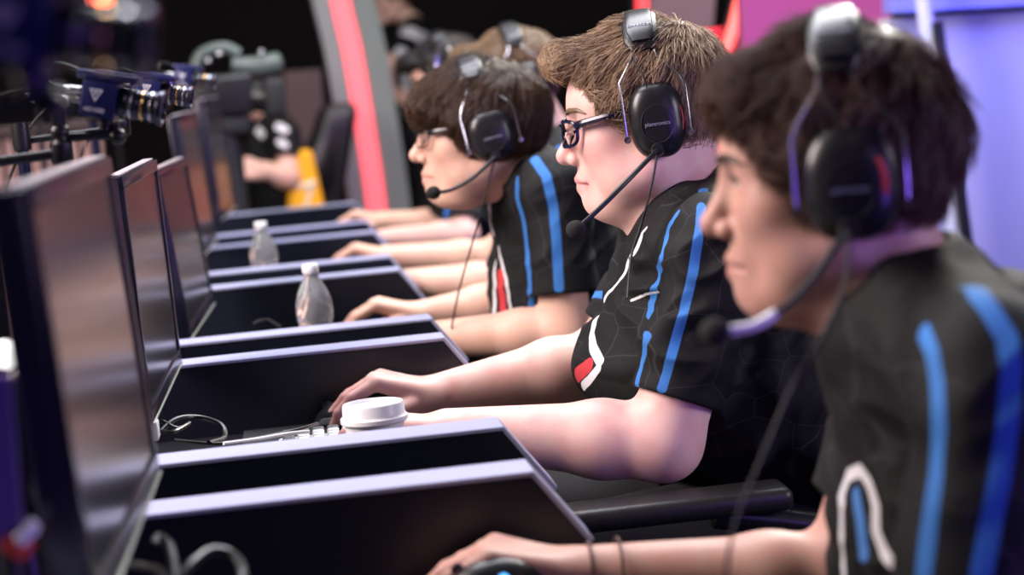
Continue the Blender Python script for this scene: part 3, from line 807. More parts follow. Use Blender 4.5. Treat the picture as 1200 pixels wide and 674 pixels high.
# ------------------------------------------------------------------ desks
DZ, PZ, PT = .74, .85, .065
DESKS = [(1.21, 2.03), (2.295, 3.10), (3.355, 4.235), (4.56, 5.31), (5.718, 6.60)]     # far faces of the near and far side panels
ORD = ['nearest', 'second', 'third', 'fourth', 'farthest']
XB, XC, XF = -.52, .21, .261
def make_desk(i, yn, yf):
    root = empty('gaming_desk', (0, yn, 0), f'{ORD[i]} black desk station with white-edged side panels, under the monitor of the {ORD[i]} seated player' if i else 'nearest black desk station with white-edged side panels, under the closest big monitor', 'desk', 'desk stations')
    w = yf-yn
    for k, y in enumerate((-PT/2, w-PT/2)):
        t = MB(); t.prism([(XB, 0), (XF-.02, 0), (XF, .05), (XF, .772), (XC, PZ-.004), (XB, PZ-.004)], PT, (0, y, 0), None, .0015, 1)
        sp_ = t.build('side_panel', M_GLOSS, root, smooth=False)
        t = MB(); t.prism([(XB, PZ-.004), (XC-.001, PZ-.004), (XF, .772), (XF+.004, .776), (XC+.001, PZ+.001), (XB, PZ+.001)], PT+.002, (0, y, 0), None, .0008, 1)
        e = t.build('edge_trim', M_WHITE, sp_, smooth=False); e['label'] = 'white top edge of the side panel'
    t = MB(); t.box(((XB+XF-.02)/2, (w-PT)/2, DZ-.015), (XF-.02-XB, w-PT-.004, .03), None, .003); t.build('tabletop', mat('black_tabletop', (.010, .010, .014), .38, spec=.4), root, smooth=False)
    t = MB(); t.box((XB+.02, (w-PT)/2, .40), (.03, w-PT-.004, .70)); t.build('back_panel', M_GLOSS, root, smooth=False)
    return root
for i, (a, b) in enumerate(DESKS): make_desk(i, a, b)
# mouse pads
PADS = [(1.885, .12, .26), (2.98, .05, .30), (3.93, .09, .26)]
for (y, x, w), lab in zip(PADS, ('black mouse pad under the glowing mouse of the nearest player', 'black mouse pad under the mouse beside the coffee cup', 'black mouse pad behind the clear bottle nearest the camera')):
    t = MB(); t.box((0, 0, .0015), (.30, .16 if y < 2 else w*.72, .003), None, .0012); o = t.build('mouse_pad', mat('pad_cloth', (.018, .02, .024), .8, bump=.2, bscale=900)); o.location = (x, y-.012, DZ); tag(o, lab, 'mouse pad', 'mouse pads')

# ------------------------------------------------------------------ monitors
def make_monitor(i, x, y, zb, yaw, hgt=.325, wid=.545, tilt=7.5, lab=''):
    root = empty('monitor', (x-.05, y, DZ), lab, 'monitor', 'player monitors', math.radians(yaw))
    R_ = Matrix.Rotation(math.radians(-tilt), 3, 'Y')
    base = Vector((.05, 0, zb-DZ))
    def pl(v): return base + R_ @ Vector(v)
    t = MB(); t.box(pl((-.013, 0, hgt/2)), (.026, wid, hgt), R_, .004); sh = t.build('housing', M_BEZEL, root)
    bw = .016
    t = MB()
    t.box(pl((.0015, 0, hgt-bw/2)), (.005, wid, bw), R_, .0012); t.box(pl((.0015, 0, bw*.7)), (.005, wid, bw*1.4), R_, .0012)
    for s in (1, -1): t.box(pl((.0015, s*(wid/2-bw/2), hgt/2)), (.005, bw, hgt-2*bw), R_, .0012)
    t.build('bezel', M_BEZEL, root)
    t = MB(); t.box(pl((.0006, 0, hgt/2+.004)), (.0012, wid-2*bw+.002, hgt-2.4*bw+.004), R_); t.build('screen', M_SCREEN, root, smooth=False)
    t = MB(); t.box(pl((.0025, 0, .0015)), (.006, wid, .003), R_, .0008); t.build('chrome_trim', mat('pale_trim', (.60, .66, .58), .3, metal=.6), root)
    t = MB(); t.box(pl((-.008, 0, hgt+.0012)), (.014, wid-.02, .0024), R_, .0008); t.build('top_glint', mat('painted_glint', (.70, .64, .68), .3, metal=.5), root)  # pale strip paints the lit, reflecting top edge of the dark bezel
    t = MB(); t.tube([pl((-.025, 0, hgt*.45)), (-.035, 0, hgt*.35+zb-DZ), (-.03, 0, .02)], .020, n=12, smooth=5); t.build('stand_neck', M_BEZEL, root)
    t = MB(); t.prism([(-.10, 0), (.09, 0), (.08, .012), (-.09, .012)], .24, (-.01, 0, 0), None, .004); t.build('stand_base', M_BEZEL, root)
    return root
MON = [(-.152, 1.635, .900, -1.0, .298, .545, 2.5), (-.187, 2.752, .855, -1.0, .302, .545, .8), (-.180, 3.83, .826, -2.5, .297, .545, 5.0), (-.200, 4.98, .87, -2, .33, .545, 3), (-.180, 6.12, .88, -3, .345, .545, 2)]
ML = ['large dark monitor closest to the camera at the left edge', 'dark monitor second in the row, just right of the closest one', 'dark monitor third in the row, facing the man with the bottle', 'tall narrow-looking dark monitor fourth in the row', 'farthest dark monitor, beside the broadcast camera']
for i, m_ in enumerate(MON): make_monitor(i, *m_, lab=ML[i])

# ------------------------------------------------------------------ player cameras on stands
def make_cam(scale=1.0):
    root = empty('video_camera', (0, 0, 0), 'x', 'camera', 'player cameras above the monitors')
    t = MB(); t.box((0, 0, 0), (.036, .036, .038), None, .002); t.build('housing', M_NAVY, root)
    t = MB(); t.box((.006, 0, .0235), (.062, .036, .008), None, .0015); t.box((.012, 0, .028), (.040, .026, .003), None, .001); t.build('top_plate', M_NAVY, root)
    t = MB(); t.lathe([(.0145, 0), (.0155, .002), (.0155, .008), (.0135, .010), (.0135, .013), (.0150, .014), (.0150, .022), (.0138, .0235), (.0138, .027), (.0155, .028), (.0160, .040), (.0185, .042), (.0190, .047), (.0150, .0475), (.0140, .044), (.0001, .0435)], (.018, 0, 0), (1, 0, 0), 36, cap=False)
    ln = t.build('lens', mat('lens_barrel', (.05, .05, .07), .25, metal=.8), root)
    t = MB(); t.lathe([(.0152, .0242), (.0156, .0246), (.0156, .0262), (.0152, .0266)], (.018, 0, 0), (1, 0, 0), 36, cap=False); t.build('gold_ring', mat('gold', (.8, .5, .2), .25, metal=1), ln)
    for xx in (.012, .0335):
        t = MB(); t.lathe([(.0155, xx), (.0162, xx+.0006), (.0162, xx+.0026), (.0155, xx+.0032)], (.018, 0, 0), (1, 0, 0), 36, cap=False); t.build('chrome_ring', M_METAL, ln)
    t = MB(); t.lathe([(.0001, .0438), (.009, .0445), (.0135, .0438)], (.018, 0, 0), (1, 0, 0), 30, cap=False); t.build('front_glass', M_SCREEN, ln)
    for s in (1, -1):
        t = MB(); t.tube([(.030, 0, .015*s*0+.0155), (.030, 0, .024)], .0022, n=8); t.build('thumb_screw', M_METAL, ln) if s == 1 else t.bm.free()
    for zz in (.006, -.004):
        t = MB(); t.lathe([(.0042, 0), (.0042, .006), (.0035, .0065), (.0035, .016), (.0026, .017), (.0026, .022)], (-.018, 0, zz), (-1, 0, 0), 16); t.build('connector', M_METAL, root)
    # downward triangle with an eye, and the model number
    yv = -.0183
    def tri(k): return [(-.0072*k, .0062*k), (.0072*k, .0062*k), (0, -.0068*k)]
    bm = bmesh.new(); o3 = [bm.verts.new((x-.003, yv, z+.004)) for x, z in tri(1)]; i3 = [bm.verts.new((x-.003, yv, z+.0045)) for x, z in tri(.62)]
    for q in range(3): bm.faces.new((o3[q], o3[(q+1) % 3], i3[(q+1) % 3], i3[q]))
    r2 = bmesh.ops.extrude_face_region(bm, geom=bm.faces[:]); bmesh.ops.translate(bm, vec=(0, -.0003, 0), verts=[g for g in r2['geom'] if isinstance(g, bmesh.types.BMVert)])
    t = MB(); t.bm = bm; t.lathe([(.0001, 0), (.0016, 0), (.0016, .0004), (.0001, .0004)], (-.003, yv, .0062), (0, -1, 0), 14); t.build('logo', M_LOGO, root, smooth=False)
    lettering('lettering', 'HD1000', .0062, (-.003, yv-.0002, -.0115), Matrix(((1, 0, 0), (0, 0, -1), (0, 1, 0))), M_LOGO, root, .0002)
    t = MB(); t.lathe([(.006, 0), (.006, .006), (.009, .007), (.009, .013)], (.008, 0, -.032), (0, 0, 1), 18); t.build('mount', M_BLACK, root)
    t = MB(); t.tube([(-.040, 0, .006), (-.055, .0, .010), (-.058, .0, .022), (-.046, .0, .029), (-.020, .0, .0245)], .0018, n=8, smooth=8); t.build('loop_cable', M_BLACK, root)
    t = MB(); t.tube([(-.040, 0, -.004), (-.075, .0, -.002), (-.115, 0, -.018), (-.15, .0, -.046), (-.19, .02, -.12), (-.22, .03, -.30)], .0026, n=8, smooth=8); t.build('cable', M_BLACK, root)
    return root
def make_stand():
    """pole on a base plate, a jointed arm reaching to the camera at the origin"""
    root = empty('camera_stand', (0, 0, 0), 'x', 'stand', 'camera stands')
    t = MB(); t.tube([(-.20, 0, -.05), (-.20, 0, -1.20)], .009, n=14); t.build('pole', mat('navy_pole', (.012, .013, .05), .35, metal=.5), root)
    t = MB(); t.lathe([(.08, 0), (.08, .008), (.02, .016), (.012, .03)], (-.20, 0, -1.245), (0, 0, 1), 28); t.build('base_plate', M_BLACK, root)
    t = MB(); t.tube([(-.20, 0, -.058), (-.052, 0, -.052)], .0058, n=12); t.lathe([(.014, -.012), (.015, 0), (.014, .03)], (-.20, 0, -.06), (0, 0, 1), 16); t.build('lower_arm', M_BLACK, root)
    t = MB(); t.lathe([(.0085, -.012), (.0115, -.008), (.0115, .010), (.008, .014), (.008, .028), (.0075, .03)], (-.046, 0, -.052), (0, 0, 1), 18); t.ball((-.046, 0, -.030), .010); jt = t.build('joint', M_BLACK, root)
    t = MB(); t.lathe([(.008, -.018), (.0095, 0), (.0135, .002), (.0135, .009), (.0125, .0105), (.0001, .0105)], (-.046, 0, -.006), (0, 0, 1), 18); t.build('clamp_knob', M_BLACK, root)
    t = MB(); t.tube([(-.040, 0, -.036), (.010, 0, -.038)], .0052, n=12); t.ball((.012, 0, -.040), .009); t.tube([(.012, 0, -.040), (.010, 0, -.026)], .005, n=10); t.build('upper_arm', M_BLACK, root)
    return root
CAMS = [(8, 22, 1.03, 12, 'blurred player camera closest at the top left corner'), (113, 112, 2.15, 14, 'sharp dark blue player camera with white triangle mark and gold-ringed lens'), (172, 104, 3.18, 14, 'dark player camera just behind the sharp one'), (214, 90, 4.4, 12, 'small blurred player camera beside the broadcast camera')]
c0 = make_cam(); s0 = make_stand()
for i, (px, py, Y, pit, lab) in enumerate(CAMS):
    p = W(px, py, Y); p = p+[.003, .018, -.004]
    c = c0 if i == 0 else copy_tree(c0); s = s0 if i == 0 else copy_tree(s0)
    c.location = p; c.rotation_euler = (0, math.radians(pit), math.radians(-6)); c['label'] = lab
    s.location = p
    s['label'] = ['slim stand and arm carrying the closest player camera at the left edge', 'black jointed arm with clamp knob holding the sharp player camera', 'black arm under the player camera just behind the sharp one', 'stand under the small blurred player camera'][i]
    for ch in s.children:
        if ch.name.startswith('pole'):
            ch.data = ch.data.copy()
            for v in ch.data.vertices:
                if v.co.z < -1: v.co.z = -p[2]+.012
        if ch.name.startswith('base_plate'): ch.location.z = 1.245-p[2]

# white disc lamp and slim panel at the left edge
p = W(8, 413, 1.75)
r_ = empty('disc_lamp', p, 'small white disc lamp on a bracket at the left edge, behind the closest monitor', 'lamp')
t = MB(); t.lathe([(.0001, .004), (.012, .0035), (.016, 0), (.015, -.006), (.0001, -.007)][::-1], (0, 0, 0), (.3, -.5, .8), 24, cap=False); t.build('disc', mat('disc_glow', (.9, .9, .9), .4, emit=(1, .97, .95), estr=1.6), r_)
t = MB(); t.tube([(0, .008, -.004), (-.02, .02, -.03), (-.02, .02, DZ-p[2])], .006, n=10); t.build('bracket', M_BLACK, r_)
a = W(-4, 440, 1.35); b = W(12, 632, 1.35)
r_ = empty('side_screen', (a[0], 1.35, b[2]-.02), 'slim purple-lit panel edge with a red and white corner at the lower left', 'panel')
off = Vector((-a[0], -1.35, -(b[2]-.02)))
t = MB(); t.tube([Vector(a)+off, Vector(b)+off], .012, n=4); t.build('panel_edge', mat('purple_gloss', (.10, .06, .22), .3), r_)
t = MB(); t.box(Vector(b)+off+Vector((.004, 0, -.004)), (.020, .02, .014), Matrix.Rotation(.7, 3, 'Y'), .003); t.build('red_corner', M_RED, r_)
t = MB(); t.box(Vector(b)+off+Vector((.012, -.004, .004)), (.016, .02, .010), Matrix.Rotation(-.7, 3, 'Y'), .003); t.build('white_corner', M_CAPW, r_)
t = MB(); t.tube([Vector(b)+off, Vector((b[0], 1.35, DZ))+off], .008, n=10); t.build('foot', M_BLACK, r_)

# ------------------------------------------------------------------ things on the desks
def make_bottle():
    root = empty('water_bottle', (0, 0, 0), 'x', 'bottle', 'water bottles')
    prof = [(.0001, .004), (.020, .003), (.027, 0), (.0305, .006), (.0305, .02)]
    for k in range(5):
        z = .024+k*.018; prof += [(.0305, z), (.0285, z+.006), (.0305, z+.012)]
    prof += [(.0315, .122), (.031, .138), (.027, .156), (.019, .174), (.0135, .184), (.0125, .190), (.0125, .196)]
    t = MB(); t.lathe(prof, (0, 0, 0), (0, 0, 1), 40, cap=False); t.build('body', M_PLASTIC, root)
    wp = [(max(r-.0014, .0001), z+.0012) for r, z in prof if z < .085] + [(.0285, .086), (.0001, .086)]
    t = MB(); t.lathe(wp, (0, 0, 0), (0, 0, 1), 40, cap=False); t.build('water', M_WATER, root)
    t = MB(); pr = [(.0001, .209), (.0125, .2088), (.0138, .207), (.0138, .194), (.0132, .193)]
    t.lathe(pr[::-1], (0, 0, 0), (0, 0, 1), 30, cap=False); t.build('cap', M_CAPW, root)
    return root
b0 = make_bottle(); b0.location = (.026, 3.50, DZ); b0['label'] = 'clear water bottle with white cap standing on the third desk'
b0.scale = (1, 1, .955)
b1 = copy_tree(b0); b1.location = (W(308, 290, 4.72)[0], 4.72, DZ); b1['label'] = 'farther clear water bottle on the fourth desk near the monitors'
# paper cup
cx = W(438, 485, 2.475)
root = empty('coffee_cup', (cx[0], 2.475, DZ), 'white paper coffee cup with a white plastic lid beside the keyboard', 'cup')
t = MB(); t.lathe([(.0001, .003), (.027, .003), (.028, 0), (.0375, .094), (.0392, .0955), (.0385, .0975), (.036, .0965)], (0, 0, 0), (0, 0, 1), 44, cap=False); t.build('cup', M_PAPER, root)
t = MB(); t.lathe([(.0405, .092), (.0422, .094), (.0422, .099), (.0400, .101), (.0390, .103), (.0385, .114), (.0372, .1165), (.0355, .1165), (.0345, .112), (.0001, .1115)], (0, 0, 0), (0, 0, 1), 48, cap=False); lid = t.build('lid', M_CAPW, root)
root.scale = (.98, .98, .98)
# keyboard of the second desk
root = empty('keyboard', (.020, 2.66, DZ), 'pale grey keyboard with dark-edged keys left of the coffee cup', 'keyboard')
t = MB(); t.box((0, 0, .011), (.135, .36, .018), None, .004); t.build('case', mat('pale_case', (.68, .69, .68), .45), root)
M_KEY = mat('grey_keycap', (.62, .63, .63), .5); M_KEYD = mat('dark_keycap', (.10, .10, .11), .5)
for r_ in range(6):
    for k in range(15):
        t = MB(); t.box((-.052+r_*.0205, -.165+k*.0235, .026), (.0165, .0195, .012), None, .002, 1)
        t.build('key', M_KEYD if (k in (0, 14) or r_ == 0) else M_KEY, root)
def make_mouse(loc, lab, glow=False):
    root = empty('computer_mouse', loc, lab, 'mouse', 'computer mice')
    f = Field([-.075, -.045, -.01], [.075, .045, .05], .0022)
    f.ell((.005, 0, .006), (.062, .033, .033), 0); f.add(lambda x, y, z: -(z-.001)+0*x+0*y, (-.075, -.045, -.01), (.075, .045, .05), .004, 'i')
    o = link('shell', f.mesh('shell'), M_BLACK, root)
    t = MB(); t.lathe([(.0075, -.003), (.009, -.002), (.009, .002), (.0075, .003)], (-.034, 0, .0285), (0, 1, 0), 20); t.build('scroll_wheel', M_DMETAL, root)
    for s in (1, -1):
        t = MB(); t.prism([(-.055, .004), (.035, .010), (.040, .016), (-.045, .014)], .003, (0, s*.031, .004), None, .001); t.build('side_grip', mat('grip_silver', (.28, .29, .30), .3, metal=.5), root)
    if glow:
        t = MB(); t.lathe([(.0001, 0), (.0075, 0), (.0075, .0016), (.0001, .002)], (.012, -.029, .0245), (.1, -.72, .68), 22, cap=False); t.build('glowing_logo', mat('blue_glow', (.1, .4, 1), .4, emit=(.10, .42, 1.0), estr=2.2), root)
        t = MB(); t.tube([(.012+.010*math.cos(a), -.0275-.0*math.sin(a), .0245+.0085*math.sin(a)) for a in [i*math.pi/10 for i in range(20)]], .0010, n=6, closed=True); t.build('logo_ring', M_DMETAL, root)
    return root
make_mouse((.150, 1.852, DZ+.0035), 'black mouse with a glowing blue mark under the nearest hand', True).scale = (.86, .92, 1.40)
make_mouse((.062, 2.985, DZ+.0035), 'black mouse under the hand behind the coffee cup')
make_mouse((.092, 3.930, DZ+.0035), 'dark mouse under the hand beside the nearest bottle')
# cables
def cable(lab, pts, r, m=M_BLACK, name='cable', group='desk cables'):
    t = MB(); t.tube(pts, r, n=8, smooth=10); o = t.build(name, m); return tag(o, lab, 'cable', group)
def wz(px, py, z):
    d = R @ np.array([px-CX, CY-py, -FPX]); k = (z-CAMZ)/d[2]; return np.array([d[0]*k, d[1]*k, z])
def at(px, py, Y): return W(px, py, Y)
cable('black cable looping in a wide arc on the second desk by the monitor foot', [at(182, 512, 2.55), at(205, 492, 2.58), at(232, 489, 2.6), at(258, 497, 2.58), at(263, 512, 2.55), at(245, 519, 2.5)], .0032)
cable('thin black cable lying along the second desk towards the keyboard', [at(205, 516, 2.52), at(255, 520, 2.5), at(300, 514, 2.52), at(350, 503, 2.56), at(372, 496, 2.62)], .0020)
cable('small tangled black cable end beside the white plug on the second desk', [at(178, 498, 2.6), at(190, 494, 2.58), at(208, 502, 2.56), at(222, 496, 2.58), at(204, 506, 2.53), at(188, 506, 2.54)], .0028)
cable('white cable along the inside edge of the second desk', [at(262, 520, 2.45), at(300, 515, 2.47), at(340, 508, 2.5), at(362, 506, 2.52)], .0022, M_CAPW)
t = MB(); t.box((0, 0, .012), (.028, .03, .024), None, .003); o = t.build('plug', M_CAPW); o.location = at(174, 516, 2.5); tag(o, 'white power plug beside the second monitor', 'plug')
cable('black cable arching over the nearest desk beside the monitor foot', [at(180, 640, 1.7), at(186, 630, 1.72), at(198, 640, 1.7), at(204, 665, 1.66), at(206, 700, 1.6)], .0042)
cable('black cable curving up at the bottom edge of the nearest desk', [at(196, 700, 1.6), at(222, 664, 1.63), at(246, 646, 1.66), at(272, 650, 1.66), at(284, 670, 1.62), at(280, 700, 1.58)], .0042)
cable('black cable lying low along the nearest desk edge', [at(128, 668, 1.72), at(146, 662, 1.72), at(170, 664, 1.7), at(190, 672, 1.68), at(196, 700, 1.62)], .0038)
cable('dark thin cable on the third desk left of the bottle', [at(296, 380, 3.5), at(304, 376, 3.55), at(314, 375, 3.57), at(320, 378, 3.55), at(330, 384, 3.5)], .0026)

# ------------------------------------------------------------------ chairs
def make_chair():
    root = empty('gaming_chair', (0, 0, 0), 'x', 'chair', 'black player chairs')
    f = Field([-.30, -.32, .34], [.34, .32, .56], .009)
    f.add(lambda x, y, z: rbox(x-.0, y, z-.44, (.25, .25, .035), .03), (-.27, -.27, .38), (.27, .27, .50), 0)
    for s in (1, -1): f.cap((-.22, s*.235, .475), (.20, s*.235, .485), .045, .045, .04)
    link('seat', f.mesh('seat'), M_LEATHER, root)
    f = Field([.05, -.34, .44], [.60, .34, 1.22], .009)
    def lean(z): return .19+(z-.5)*.42
    f.add(lambda x, y, z: rbox((x-lean(z)-.04)*.94, y/(1-.25*np.clip((z-.85)/.35, 0, 1)), z-.68, (.035, .21, .19), .035), (.1, -.3, .45), (.58, .3, 1.2), 0)
    for s in (1, -1):
        f.cap((lean(.52)-.07, s*.245, .52), (lean(.74)-.02, s*.25, .74), .045, .045, .05); f.cap((lean(.74)-.02, s*.25, .74), (lean(.84)+.01, s*.20, .84), .045, .035, .05)
    link('backrest', f.mesh('backrest'), M_LEATHER, root)
    for s in (1, -1):
        t = MB(); t.tube([(.06, s*.27, .40), (.05, s*.315, .50), (.0, s*.315, .62), (-.18, s*.315, .672)], .017, n=12, smooth=8); ar_ = t.build('armrest', M_BLACK, root)
        t = MB(); t.box((-.235, s*.315, .688), (.30, .075, .03), None, .012, 4); t.build('arm_pad', M_LEATHER, ar_)
    t = MB(); t.lathe([(.032, .12), (.032, .26), (.022, .265), (.022, .40)], (0, 0, 0), (0, 0, 1), 24); t.build('gas_lift', M_DMETAL, root)
    t = MB(); t.box((0, 0, .395), (.26, .20, .03), None, .01); t.build('seat_plate', M_BLACK, root)
    t = MB()
    for k in range(5):
        a = 2*math.pi*k/5+.3; t.tube([(0, 0, .12), (.15*math.cos(a), .15*math.sin(a), .10), (.29*math.cos(a), .29*math.sin(a), .075)], [.034, .026, .020], n=10, smooth=4)
    t.build('star_base', M_BLACK, root)
    for k in range(5):
        a = 2*math.pi*k/5+.3; c = Vector((.29*math.cos(a), .29*math.sin(a), .031))
        t = MB()
        for s in (1, -1): t.lathe([(.024, -.009), (.031, -.007), (.031, .007), (.024, .009)], c+Vector((-math.sin(a)*.014*s, math.cos(a)*.014*s, 0)), (-math.sin(a), math.cos(a), 0), 20)
        t.tube([c, c+Vector((0, 0, .05))], .007, n=8); t.build('caster', M_BLACK, root)
    return root
def rbox(x, y, z, hsz, r):
    qx = np.abs(x)-hsz[0]; qy = np.abs(y)-hsz[1]; qz = np.abs(z)-hsz[2]
    return np.sqrt(np.maximum(qx, 0)**2+np.maximum(qy, 0)**2+np.maximum(qz, 0)**2)+np.minimum(np.maximum(qx, np.maximum(qy, qz)), 0)-r
# ------------------------------------------------------------------ the people
def head_at(px, py, Ymid, pitch, yaw, roll, s):
    """head whose near ear cup shows at this place"""
    F = head_frame((0, 0, 0), pitch, yaw, roll, s)
    e = to_world(F, (-.010, .110, .004))[0]
    P = W(px, py, Ymid+e[1]); return (P-e, F[1], s)
def lin(*p):
    p = sorted(p); return (np.array([a for a, b in p]), np.array([b for a, b in p]))
def whorl(cx=-.07, cz=.15, fwd=0.0, down=0.0):
    def f(p):
        v = p-np.array([cx, 0, cz]); v = v/(np.linalg.norm(v, axis=1, keepdims=True)+1e-6)
        v[:, 0] += fwd*np.clip((p[:, 0]+.02)/.08, 0, 1); v[:, 2] -= down*np.clip((.11-p[:, 2])/.06, 0, 1)
        return v
    return f
SK1 = skin_mat('skin_shaded', (.50, .30, .24), (.38, .16, .14), (.47, .21, .17))  # first tone darkened to carry the shade on the nearest player's face
SK2 = skin_mat('skin_fair', (.78, .52, .45), (.52, .18, .19), (.72, .31, .29))
SK3 = skin_mat('skin_warm', (.70, .45, .345), (.50, .22, .19), (.66, .35, .26))
H1 = hair_mat('hair_dark_brown', (.082, .037, .024)); H2 = hair_mat('hair_light_brown', (.31, .21, .125)); H3 = hair_mat('hair_brown_black', (.062, .033, .018), .3)
H4 = hair_mat('hair_sandy', (.20, .125, .065)); H5 = hair_mat('hair_black', (.018, .012, .010))
MH = dict(d=(-1, 0, 0), lat=(0, -1, 0), k_up=.030, curl=(.45, .32, .30))      # right hand on a mouse
KH = dict(d=(-1, 0, 0), lat=(0, 1, 0), k_up=.022, curl=(.30, .40, .35))      # left hand on the keys

# second player: the sharp one
F2 = head_at(770, 141, 2.765, 3, -10, 0, 1.04)
P2 = dict(head=F2, h=.0026, fat=1.0, neck=(.570, 2.765, 1.000), neck_r=.062, sh=[W(845, 290, 2.555), (.60, 2.975, .985)], el=[W(777, 518, 2.53), (.475, 2.985, .795)],
          wr=[(.215, 2.60, .785), W(512, 463, 2.985)], arm=(.049, .048, .048, .031), sleeve=.78, sl=1.24, flare=1.20,
          torso=[((.615, 2.765, .93), (.635, 2.765, .80), .140, .165, 1.28), ((.635, 2.765, .80), (.74, 2.765, .68), .165, .150, 1.32)],
          bulge=[((.555, 2.765, .82), (.14, .17, .10))],
          hands=[dict(KH), dict(MH, s=1.05)], skin=SK2, brow=H2, pelvis=(.77, 2.765, .61), fold=.024, blush=.75,
          hair=dict(c=(-.004, 0, .040), r=(.109, .089, .095), line=lin((.13, .100), (.10, .094), (.08, .080), (.064, .050), (.048, .016), (.030, -.004), (.012, -.008), (-.03, -.030), (-.055, -.065), (-.13, -.075)),
                    fringe=[((.086, 0, .094), (.032, .054, .020))], mat=H2, n=11000, len=.042, lift=.011, flow=whorl(-.065, .14, .4, .2), clump=.005, jit=.42, hug=.5, rad=.00060),
          marks=[('blue', [(824, 222), (822, 245), (818, 280), (812, 320), (800, 370), (786, 420), (776, 455), (768, 476)], .0064),
                 ('blue', [(794, 250), (784, 264), (776, 300), (768, 335), (763, 355), (759, 395), (752, 425), (746, 450)], .0060),
                 ('white', [(757, 268), (742, 298), (727, 327), (708, 352), (698, 374)], .0035), ('white', [(698, 374), (693, 392), (695, 408), (703, 424)], .0075),
                 ('white', [(701, 432), (690, 446), (676, 460), (664, 464)], .0065), ('red', [(690, 428), (676, 440), (660, 452), (648, 464)], .0105), ('white', [(740, 352), (760, 344), (772, 342)], .002)])
# nearest player
F1 = head_at(996, 216, 1.655, 0, -17, 0, .94)
P1 = dict(head=F1, h=.0026, fat=0.15, neck=(.510, 1.655, 1.020), neck_r=.054, sh=[(.530, 1.455, .985), (.605, 1.83, .985)], el=[W(1120, 810, 1.42), W(990, 676, 1.84)],
          wr=[(.25, 1.46, .785), W(678, 674, 1.88)], arm=(.046, .040, .039, .0275), sleeve=.72, flare=1.24,
          torso=[((.590, 1.655, .92), (.605, 1.655, .80), .115, .115, 1.42), ((.605, 1.655, .80), (.70, 1.655, .66), .115, .125, 1.40)],
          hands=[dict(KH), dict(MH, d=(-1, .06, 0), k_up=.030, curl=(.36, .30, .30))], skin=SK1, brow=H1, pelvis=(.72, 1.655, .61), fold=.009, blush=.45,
          hair=dict(c=(-.002, 0, .040), r=(.102, .087, .099), line=lin((.13, .082), (.095, .078), (.078, .055), (.062, .025), (.046, -.005), (.030, -.030), (.0, -.045), (-.045, -.085), (-.13, -.100)),
                    fringe=[((.074, .0, .082), (.030, .060, .028))], mat=H1, n=9000, len=.055, lift=.012, flow=whorl(-.06, .15, .3, .3), clump=.006, jit=.5, hug=.55, rad=.0006, wav=.0012),
          marks=[('blue', [(1082, 388), (1092, 412), (1098, 450), (1100, 500), (1096, 560), (1088, 620), (1082, 674)], .0070),
                 ('blue', [(1138, 336), (1160, 362), (1180, 396), (1186, 430), (1182, 490), (1172, 560), (1160, 620), (1150, 674)], .0080),
                 ('white', [(989, 674), (986, 630), (986, 580), (994, 557), (1008, 551), (1018, 566), (1026, 592), (1026, 622), (1036, 648), (1052, 672)], .0055), ('sky', [(1003, 580), (1008, 610), (1012, 650)], .007)])
# third player
F3 = head_at(577, 158, 3.60, -3, -1, 0, 1.01)
P3 = dict(head=F3, h=.0030, fat=.15, neck=W(608, 212, 3.66), neck_r=.054, sh=[W(648, 222, 3.50), W(640, 226, 3.88)], el=[W(664, 388, 3.47), (.437, 3.93, .785)],
          wr=[(.225, 3.55, .785), (.272, 3.925, .782)], arm=(.048, .042, .041, .028), sleeve=.74, flare=1.30,
          torso=[((.505, 3.685, .955), (.52, 3.685, .82), .108, .115, 1.40), ((.52, 3.685, .82), (.66, 3.685, .66), .118, .13, 1.38)],
          hands=[dict(KH), dict(MH)], skin=SK3, brow=H3, pelvis=(.70, 3.685, .61), fold=.010, blush=.5,
          hair=dict(c=(-.004, 0, .040), r=(.116, .097, .098), line=lin((.13, .038), (.095, .034), (.078, .026), (.064, .010), (.052, -.012), (.044, -.040), (.034, -.034), (.020, -.045), (-.03, -.062), (-.13, -.085)),
                    fringe=[((.080, 0, .052), (.037, .066, .038))], mat=H3, n=9000, len=.075, lift=.008, flow=whorl(-.05, .15, .2, .35), clump=.0045, jit=.3, hug=.75, rad=.0007),
          marks=[('blue', [(626, 186), (640, 206), (648, 240), (652, 280), (654, 320), (656, 354)], .0085), ('blue', [(606, 210), (606, 232), (614, 262), (618, 300), (621, 340), (622, 362)], .0070),
                 ('red', [(586, 322), (588, 345), (590, 374)], .011), ('white', [(573, 240), (577, 290), (580, 335), (579, 378)], .006), ('white', [(584, 290), (594, 335), (600, 372)], .004)])
# fourth and fifth players
F4 = head_at(617, 98, 4.86, 6, 0, 0, 1.04)
P4 = dict(head=F4, h=.0042, fat=.2, neck=W(646, 168, 4.88), sh=[W(672, 205, 4.68), W(668, 212, 5.06)], el=[W(592, 330, 4.52), W(575, 302, 5.14)], wr=[W(474, 331, 4.56), W(455, 301, 5.14)],
          arm=(.046, .042, .042, .030), torso=[((.66, 4.88, .96), (.68, 4.88, .80), .11, .12, 1.4), ((.68, 4.88, .80), (.80, 4.88, .66), .12, .13, 1.4)],
          hands=[dict(KH), dict(MH)], skin=SK3, brow=H4, pelvis=(.84, 4.88, .61),
          hair=dict(c=(-.004, 0, .040), r=(.109, .088, .095), line=P2['hair']['line'], fringe=[((.098, 0, .088), (.034, .055, .024))], mat=H4, n=3500, len=.03, lift=.006, flow=whorl(), clump=.003, hug=.7, rad=.0008),
          marks=[('blue', [(622, 168), (628, 180), (632, 196)], .008), ('blue', [(655, 172), (662, 182), (668, 200)], .008)])
F5 = head_at(534, 90, 6.02, 14, 0, 0, 1.0)
